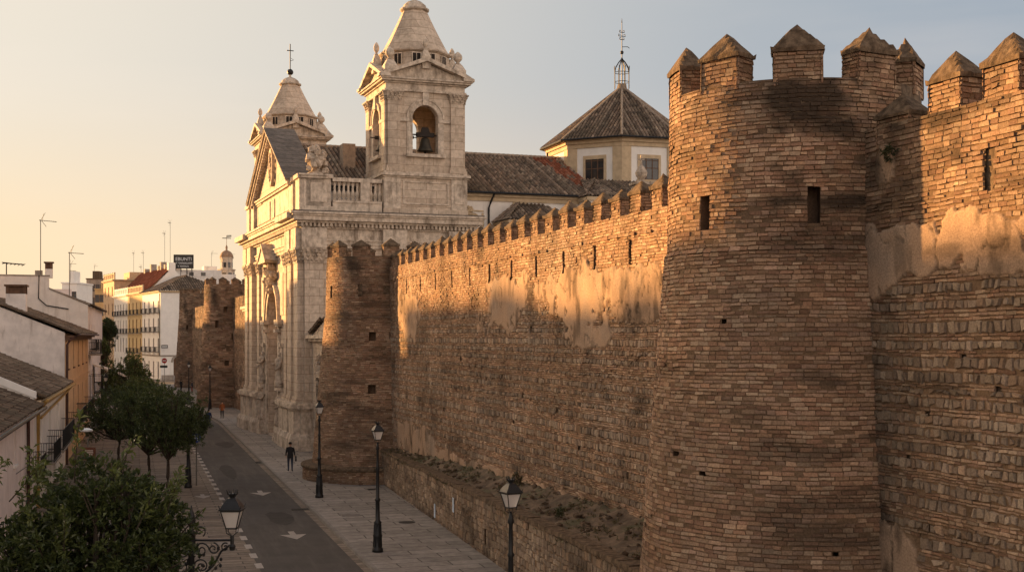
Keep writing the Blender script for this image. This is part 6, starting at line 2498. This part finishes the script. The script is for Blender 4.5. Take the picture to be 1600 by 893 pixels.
# ------------------------------------------------------------------ street lamps
def lantern(root, z, s=1.0, off=(0, 0)):
    T = Matrix.Translation((off[0], off[1], z)) @ Matrix.Scale(s, 4)
    b = MB(T)
    h0, h1 = 0.13, 0.235
    zb, zt = 0.22, 0.66
    for sx in (-1, 1):
        for sy in (-1, 1):
            b.tube([(sx * h0, sy * h0, zb), (sx * h1, sy * h1, zt)], 0.016, 4)
            b.tube([(0, 0, 0.02), (sx * h0 * 0.9, sy * h0 * 0.9, 0.1), (sx * h0, sy * h0, zb)], 0.012, 4)
            b.tube([(sx * h1, sy * h1, zt), (sx * (h1 + 0.05), sy * (h1 + 0.05), zt + 0.16)], [0.022, 0.004], 4)
    for hh, zz in ((h0, zb), (h1, zt)):
        b.box(-hh - 0.015, hh + 0.015, -hh - 0.015, hh + 0.015, zz - 0.015, zz + 0.02)
    o = b.build('lantern', M['iron'], root)
    b = MB(T)
    b.box(-h1 - 0.05, h1 + 0.05, -h1 - 0.05, h1 + 0.05, zt + 0.02, zt + 0.05)
    b.box(-h1 - 0.03, h1 + 0.03, -h1 - 0.03, h1 + 0.03, zt + 0.05, zt + 0.22, 0.1, 0.1)
    b.box(-0.16, 0.16, -0.16, 0.16, zt + 0.22, zt + 0.3, 0.06, 0.06)
    b.lathe([(0.11, zt + 0.3), (0.07, zt + 0.33), (0.1, zt + 0.38), (0.13, zt + 0.42), (0.1, zt + 0.43)], n=10)
    for k in range(8):
        a = k * math.pi / 4
        b.tube([(0.11 * math.cos(a), 0.11 * math.sin(a), zt + 0.4), (0.15 * math.cos(a), 0.15 * math.sin(a), zt + 0.52)], [0.025, 0.005], 4)
    b.build('lantern_roof', M['iron'], o)
    g_ = h0 - 0.012
    g1 = h1 - 0.012
    b = MB(T)
    b.add([(-g_, -g_, zb + 0.02), (g_, -g_, zb + 0.02), (g_, g_, zb + 0.02), (-g_, g_, zb + 0.02), (-g1, -g1, zt - 0.02), (g1, -g1, zt - 0.02), (g1, g1, zt - 0.02), (-g1, g1, zt - 0.02)],
          [(0, 3, 2, 1), (4, 5, 6, 7), (0, 1, 5, 4), (1, 2, 6, 5), (2, 3, 7, 6), (3, 0, 4, 7)])
    b.build('glass', M['milk'], o)
    return o


def lamp_post(label, loc, rz):
    t = thing('street_lamp', label, 'street lamp', loc, rz, 'cast iron lantern posts')
    b = MB()
    b.lathe([(0.21, 0), (0.21, 0.12), (0.17, 0.18), (0.16, 0.55), (0.19, 0.62), (0.15, 0.7), (0.13, 1.05), (0.16, 1.12), (0.09, 1.2), (0.078, 1.9), (0.11, 1.95), (0.11, 2.0), (0.07, 2.05), (0.06, 3.1), (0.085, 3.15), (0.055, 3.22), (0.045, 3.85), (0.08, 3.9), (0.05, 4.02), (0.03, 4.15)], n=12)
    for k in range(8):
        a = k * math.pi / 4
        b.tube([(0.165 * math.cos(a), 0.165 * math.sin(a), 0.2), (0.13 * math.cos(a), 0.13 * math.sin(a), 1.05)], 0.02, 4)
    b.build('post', M['iron'], t, True)
    lantern(t, 4.08, 0.74)
    return t


L1 = lamp_post('iron lamp post on the pavement between the man in black and the front lamp', (px(590, 48.5), 48.5, 0.12), 0.4)
spots = [('iron lamp post in front of the round plinth of the tower', 499, 64.8, 0.12, 0.35), ('front iron lamp post, only its upper half in view, before the retaining wall', 798, 29.4, 0.12, 0.5),
         ('distant lamp post in front of the wider far round tower', 328, 143, 0.12, 0.3), ('distant lamp post left of the wider far round tower', 295, 160, 0.12, 0.3),
         ('lamp post rising through the right edge of the clipped street trees', 294, 70, 0.0, 0.3), ('lantern post beside the trees below the awning', 215, 124, 0.0, 0.2), ('lantern post under the white awning by the houses', 165.5, 114, 0.0, 0.2)]
for lab, x, Y, z, rz_ in spots:
    o = copy_tree(L1)
    o.location = (px(x, Y), Y, z)
    o.rotation_euler = (0, 0, rz_)
    o['label'] = lab
# bracket lamp in the foreground tree
YB = 25.7
bx = px(299, YB)
t = thing('bracket_lamp', 'ornate iron post with scrolled bracket and lantern among the near leaves', 'street lamp', (bx, YB, 0), 0.0)
b = MB()
b.lathe([(0.2, 0), (0.2, 0.2), (0.12, 0.4), (0.1, 1.3), (0.07, 1.4), (0.065, 3.9), (0.1, 3.95), (0.085, 4.05), (0.085, 4.3), (0.11, 4.34), (0.05, 4.4), (0.04, 4.46), (0.075, 4.52), (0.09, 4.6), (0.06, 4.72), (0.02, 4.84), (0.012, 4.9)], n=12)
b.build('post', M['iron'], t, True)
for s in (1, -1):
    b = MB()
    zt_ = 4.2
    b.tube([(0, 0, zt_), (s * 0.82, 0, zt_)], 0.022, 5)
    b.tube([(0, 0, 3.45), (s * 0.2, 0, 3.47), (s * 0.45, 0, 3.7), (s * 0.6, 0, 3.98), (s * 0.78, 0, 4.1)], 0.022, 5)

    def scroll(cx, cz, r_, tn, a0, sg):
        pts = []
        for i in range(22):
            f = i / 21
            a = a0 + sg * f * tn * 2 * math.pi
            q = r_ * (1 - 0.8 * f)
            pts.append((cx + q * math.cos(a), 0, cz + q * math.sin(a)))
        b.tube(pts, 0.015, 4)
    scroll(s * 0.2, 4.0, 0.16, 1.5, 0, s)
    scroll(s * 0.44, 4.03, 0.12, 1.4, 1.5, -s)
    scroll(s * 0.2, 3.68, 0.15, 1.4, 3, -s)
    scroll(s * 0.68, 4.06, 0.09, 1.3, 1, s)
    scroll(s * 0.17, 4.38, 0.12, 1.2, -1, s)
    for i in range(14):
        b.blob((s * random.uniform(0.05, 0.6), random.uniform(-.02, .02), random.uniform(3.6, 4.15)), (0.035, 0.02, 0.04), i, 6, 0.2)
    b.tube([(s * 0.82, 0, 4.06), (s * 0.82, 0, 4.3)], 0.04, 6)
    b.lathe([(0.05, 4.0), (0.07, 4.08), (0.03, 4.14)], (s * 0.82, 0, 0), 8)
    b.build('bracket', M['iron'], t)
    if s == 1:
        lantern(t, 4.27, 0.8, (0.82, 0))


# ------------------------------------------------------------------ people
def person(label, x, Y, h, face, top_m, leg_m, pose, z0=0.12, hairm='hair', bag=False):
    """one skinned body, posed; face = heading angle in degrees (0 looks at +x)"""
    s = h / 1.75
    t = thing('person', label, 'person', (px(x, Y), Y, z0), R(face), 'people in the street')
    V, E, RR = [], [], []

    def v(p, r_, par=None):
        V.append((p[0] * s, p[1] * s, p[2] * s))
        RR.append(r_ * s)
        if par is not None:
            E.append((par, len(V) - 1))
        return len(V) - 1
    st = pose.get('stride', 0.0)
    pel = v((0, 0, 0.95), 0.15)
    wst = v((0, 0, 1.1), 0.135, pel)
    chs = v((0.01, 0, 1.28), 0.16, wst)
    shd = v((0.0, 0, 1.42), 0.115, chs)
    nck = v((0.01, 0, 1.50), 0.055, shd)
    hd0 = v((0.02, 0, 1.58), 0.078, nck)
    hd1 = v((0.03, 0, 1.66), 0.092, hd0)
    v((0.02, 0, 1.72), 0.075, hd1)
    for sd in (-1, 1):
        ph = st * sd
        hip = v((0, sd * 0.10, 0.90), 0.105, pel)
        kne = v((0.16 * ph + 0.03, sd * 0.11, 0.49), 0.068, hip)
        cal = v((0.16 * ph + 0.0 - (0.05 if ph < 0 else 0), sd * 0.11, 0.33), 0.062, kne)
        ank = v((0.30 * ph - (0.06 if ph < 0 else 0.0), sd * 0.11, 0.09 + (0.06 if ph < 0 else 0)), 0.042, cal)
        fo_ = v((0.30 * ph + 0.02, sd * 0.115, 0.045 + (0.02 if ph < 0 else 0)), 0.045, ank)
        v((0.30 * ph + 0.17, sd * 0.125, 0.035), 0.036, fo_)
    hands = []
    for sd in (-1, 1):
        ph = -st * sd * 0.9
        sh = v((0.0, sd * 0.19, 1.40), 0.072, shd)
        bend_ = pose.get('bend', 0.12) if pose.get('bendside', 0) in (0, sd) else 0.12
        elb = v((-0.03 + 0.14 * ph, sd * 0.245, 1.12), 0.052, sh)
        wr_ = v((0.05 + 0.26 * ph + bend_ * 0.6, sd * 0.25, 0.88 + bend_ * 0.6), 0.034, elb)
        pm_ = v((0.06 + 0.27 * ph + bend_ * 0.75, sd * 0.25, 0.81 + bend_ * 0.65), 0.030, wr_)
        hands.append((sd, wr_))
        base = V[pm_]
        for f in range(4):
            o_ = (f - 1.5) * 0.02
            ln_ = (0.07, 0.08, 0.075, 0.06)[f]
            a = v((base[0] / s + o_, base[1] / s, base[2] / s - 0.045), 0.010, pm_)
            v((base[0] / s + o_ + 0.012, base[1] / s - sd * 0.012, base[2] / s - 0.045 - ln_ * 0.75), 0.009, a)
        v((base[0] / s + 0.045, base[1] / s - sd * 0.012, base[2] / s - 0.03), 0.011, wr_)
    me = bpy.data.meshes.new('person_body')
    me.from_pydata(V, E, [])
    o = bpy.data.objects.new('body', me)
    COL.objects.link(o)
    sk = o.modifiers.new('skin', 'SKIN')
    for i, d in enumerate(me.skin_vertices[0].data):
        d.radius = (RR[i], RR[i])
        d.use_root = i == 0
    o.modifiers.new('sub', 'SUBSURF').levels = 1
    o.modifiers['sub'].render_levels = 1
    dg = bpy.context.evaluated_depsgraph_get()
    m2 = bpy.data.meshes.new_from_object(o.evaluated_get(dg))
    bpy.data.objects.remove(o)
    for m_ in (M[top_m], M[leg_m], M['skin'], M['cblack']):
        m2.materials.append(m_)
    for p in m2.polygons:
        c = p.center / s
        hand = any((c.x - V[i][0] / s) ** 2 + (c.y - V[i][1] / s) ** 2 + (c.z - V[i][2] / s) ** 2 < 0.02 and c.z < V[i][2] / s + 0.01 for _, i in hands)
        p.material_index = 2 if (c.z > 1.49 or hand) else 3 if c.z < 0.09 else 1 if (c.z < 0.92 and abs(c.y) < 0.2) else 0
        p.use_smooth = True
    o = bpy.data.objects.new('body', m2)
    COL.objects.link(o)
    o.parent = t
    b = MB(Matrix.Scale(s, 4))
    for sd in (-1, 1):
        b.blob((0.115, sd * 0.034, 1.665), (0.008, 0.014, 0.008), 1, 6, 0)
    b.build('eye', M['cblack'], t)
    b = MB(Matrix.Scale(s, 4))
    b.lathe([(0.088, 1.64), (0.098, 1.68), (0.094, 1.74), (0.065, 1.78), (0.01, 1.795)], (0.0, 0, 0), 12)
    b.build('hair', M[hairm], t, True)
    # hem of the jacket
    b = MB(Matrix.Scale(s, 4))
    b.lathe([(0.19, 0.80), (0.185, 0.95), (0.165, 1.1), (0.19, 1.28), (0.17, 1.38), (0.1, 1.45)], n=14, cap=False)
    for i in range(len(b.v)):
        b.v[i].x *= 0.72
    b.build('jacket', M[top_m], t, True)
    return t


pa = person('man in a black jacket and dark jeans walking on the pavement by the round plinth', 453.5, 77.3, 1.74, 100, 'cblack', 'cjeans', {'stride': 0.35})
bp = thing('shoulder_bag', 'dark bag carried at the right side of the man in black', 'bag', (px(453.5, 77.3) + 0.34, 77.3, 0.12), R(100))
b = MB()
b.box(-0.16, 0.16, -0.05, 0.05, 0.62, 0.92, 0.03, 0.01)
b.tube([(-0.12, 0, 0.9), (-0.06, 0, 1.12), (0.06, 0, 1.12), (0.12, 0, 0.9)], 0.012, 5)
b.build('bag_body', M['cblack'], bp)
person('person in a dark blue coat walking at the kerb beside the road', 326, 115, 1.68, 95, 'cnavy', 'cjeans', {'stride': 0.3}, 0.0)
person('person in a rust orange jacket walking towards the viewer near the church', 347, 127, 1.66, -80, 'corange', 'cblack', {'stride': 0.3})
person('distant person in dark clothes at the foot of the farthest round tower', 283, 189, 1.7, 60, 'cblack', 'cblack', {'stride': 0.2})
person('distant person in red trousers beside the dark-clothed one by the far tower', 300, 186, 1.6, 200, 'cjeans', 'cred', {'stride': 0.25})
person('distant person in pale clothes beside the far tower base and the white corner house', 273, 212, 1.75, 220, 'cpale', 'cpale', {'stride': 0.2})

# ------------------------------------------------------------------ signs and small things
def sign_post(label, x, Y, h, name, cat):
    t = thing(name, label, cat, (px(x, Y), Y, 0), 0)
    b = MB()
    b.tube([(0, 0, 0), (0, 0, h)], 0.04, 6)
    b.build('post', M['steel'], t)
    return t


t = sign_post('round red no-entry sign with a black plate on a post by the white corner house', 257, 205, 4.6, 'road_sign', 'road sign')
b = MB(Matrix.Translation((0, -0.05, 4.3)) @ Matrix.Rotation(R(90), 4, 'X'))
b.lathe([(0.42, 0), (0.42, 0.03)], n=24)
b.build('disc', M['signred'], t)
b = MB(Matrix.Translation((0, -0.1, 4.3)))
b.box(-0.28, 0.28, 0, 0.01, -0.07, 0.07)
b.build('bar', M['signwhite'], t)
b = MB(Matrix.Translation((0, -0.06, 3.35)))
b.box(-0.7, 0.5, -0.02, 0.02, -0.18, 0.18)
b.build('plate', M['iron'], t)
t = sign_post('round blue sign with a white mark beside the clipped trees', 307, 71, 3.1, 'road_sign', 'road sign')
b = MB(Matrix.Translation((0, -0.05, 2.65)) @ Matrix.Rotation(R(90), 4, 'X'))
b.lathe([(0.27, 0), (0.27, 0.03)], n=24)
b.build('disc', M['signblue'], t)
b = MB(Matrix.Translation((0, -0.1, 2.65)))
b.box(-0.09, -0.05, 0, 0.01, -0.15, 0.15)
b.box(-0.05, 0.03, 0, 0.01, 0.1, 0.14)
b.box(-0.05, 0.02, 0, 0.01, -0.02, 0.02)
b.box(0.06, 0.1, 0, 0.01, -0.15, 0.12)
b.build('mark', M['signwhite'], t)
YS = 66.0
t = sign_post('square brown notice board with pale lines on a post behind the near tree', 137, YS, 3.0, 'notice_board', 'sign')
b = MB(Matrix.Translation((0.1, -0.06, pz(708, YS))))
b.box(-0.32, 0.32, -0.03, 0.03, -0.33, 0.33)
b.build('board', M['signbrown'], t)
b = MB(Matrix.Translation((0.1, -0.1, pz(708, YS))))
for i, (w_, z) in enumerate(((0.2, 0.16), (0.22, 0.06), (0.18, -0.04), (0.2, -0.14))):
    b.box(-w_, w_, 0, 0.008, z - 0.02, z + 0.02)
b.build('lines', M['canvas'], t)
# bright oval lamp head and street plate
t = thing('wall_lamp', 'flat pale lamp head on an arm above the brown notice board', 'lamp', (px(134, 70), 70, 0), 0)
b = MB()
zz = pz(671, 70)
b.tube([(-0.9, 0.3, zz + 0.1), (0, 0, zz + 0.08)], 0.03, 5)
b.build('arm', M['iron'], t)
b = MB()
b.lathe([(0.1, zz + 0.1), (0.35, zz + 0.02), (0.38, zz - 0.06), (0.3, zz - 0.1), (0.02, zz - 0.12)], n=16)
b.build('head', M['milk'], t)
t = thing('street_sign', 'small dark street name plate on the white corner house wall', 'sign', (px(258, 239), 238.6, pz(541, 239)), 0.96)
b = MB()
b.box(-0.75, 0.75, -0.05, 0.0, -0.3, 0.3)
b.build('plate', M['iron'], t)
b = MB()
for i in range(5):
    b.box(-0.6 + i * 0.25, -0.45 + i * 0.25, -0.07, -0.05, -0.12, 0.12)
b.build('characters', M['signwhite'], t)
# cables across the first house front
b = MB()
p0, p1 = hline(50), hline(59)
n_ = Vector((0.3, 0.08, 0))
b.tube([p0 + n_ + Vector((0, 0, 2.9)), (p0 + p1) / 2 + n_ + Vector((0, 0, 2.75)), p1 + n_ + Vector((0, 0, 2.85))], 0.02, 4)
o = b.build('cable', M['wire'])
tag(o, 'thin black cable strung across the front of the lowest white house', 'cable')

for o in mer_big + mer_small:
    drop(o)
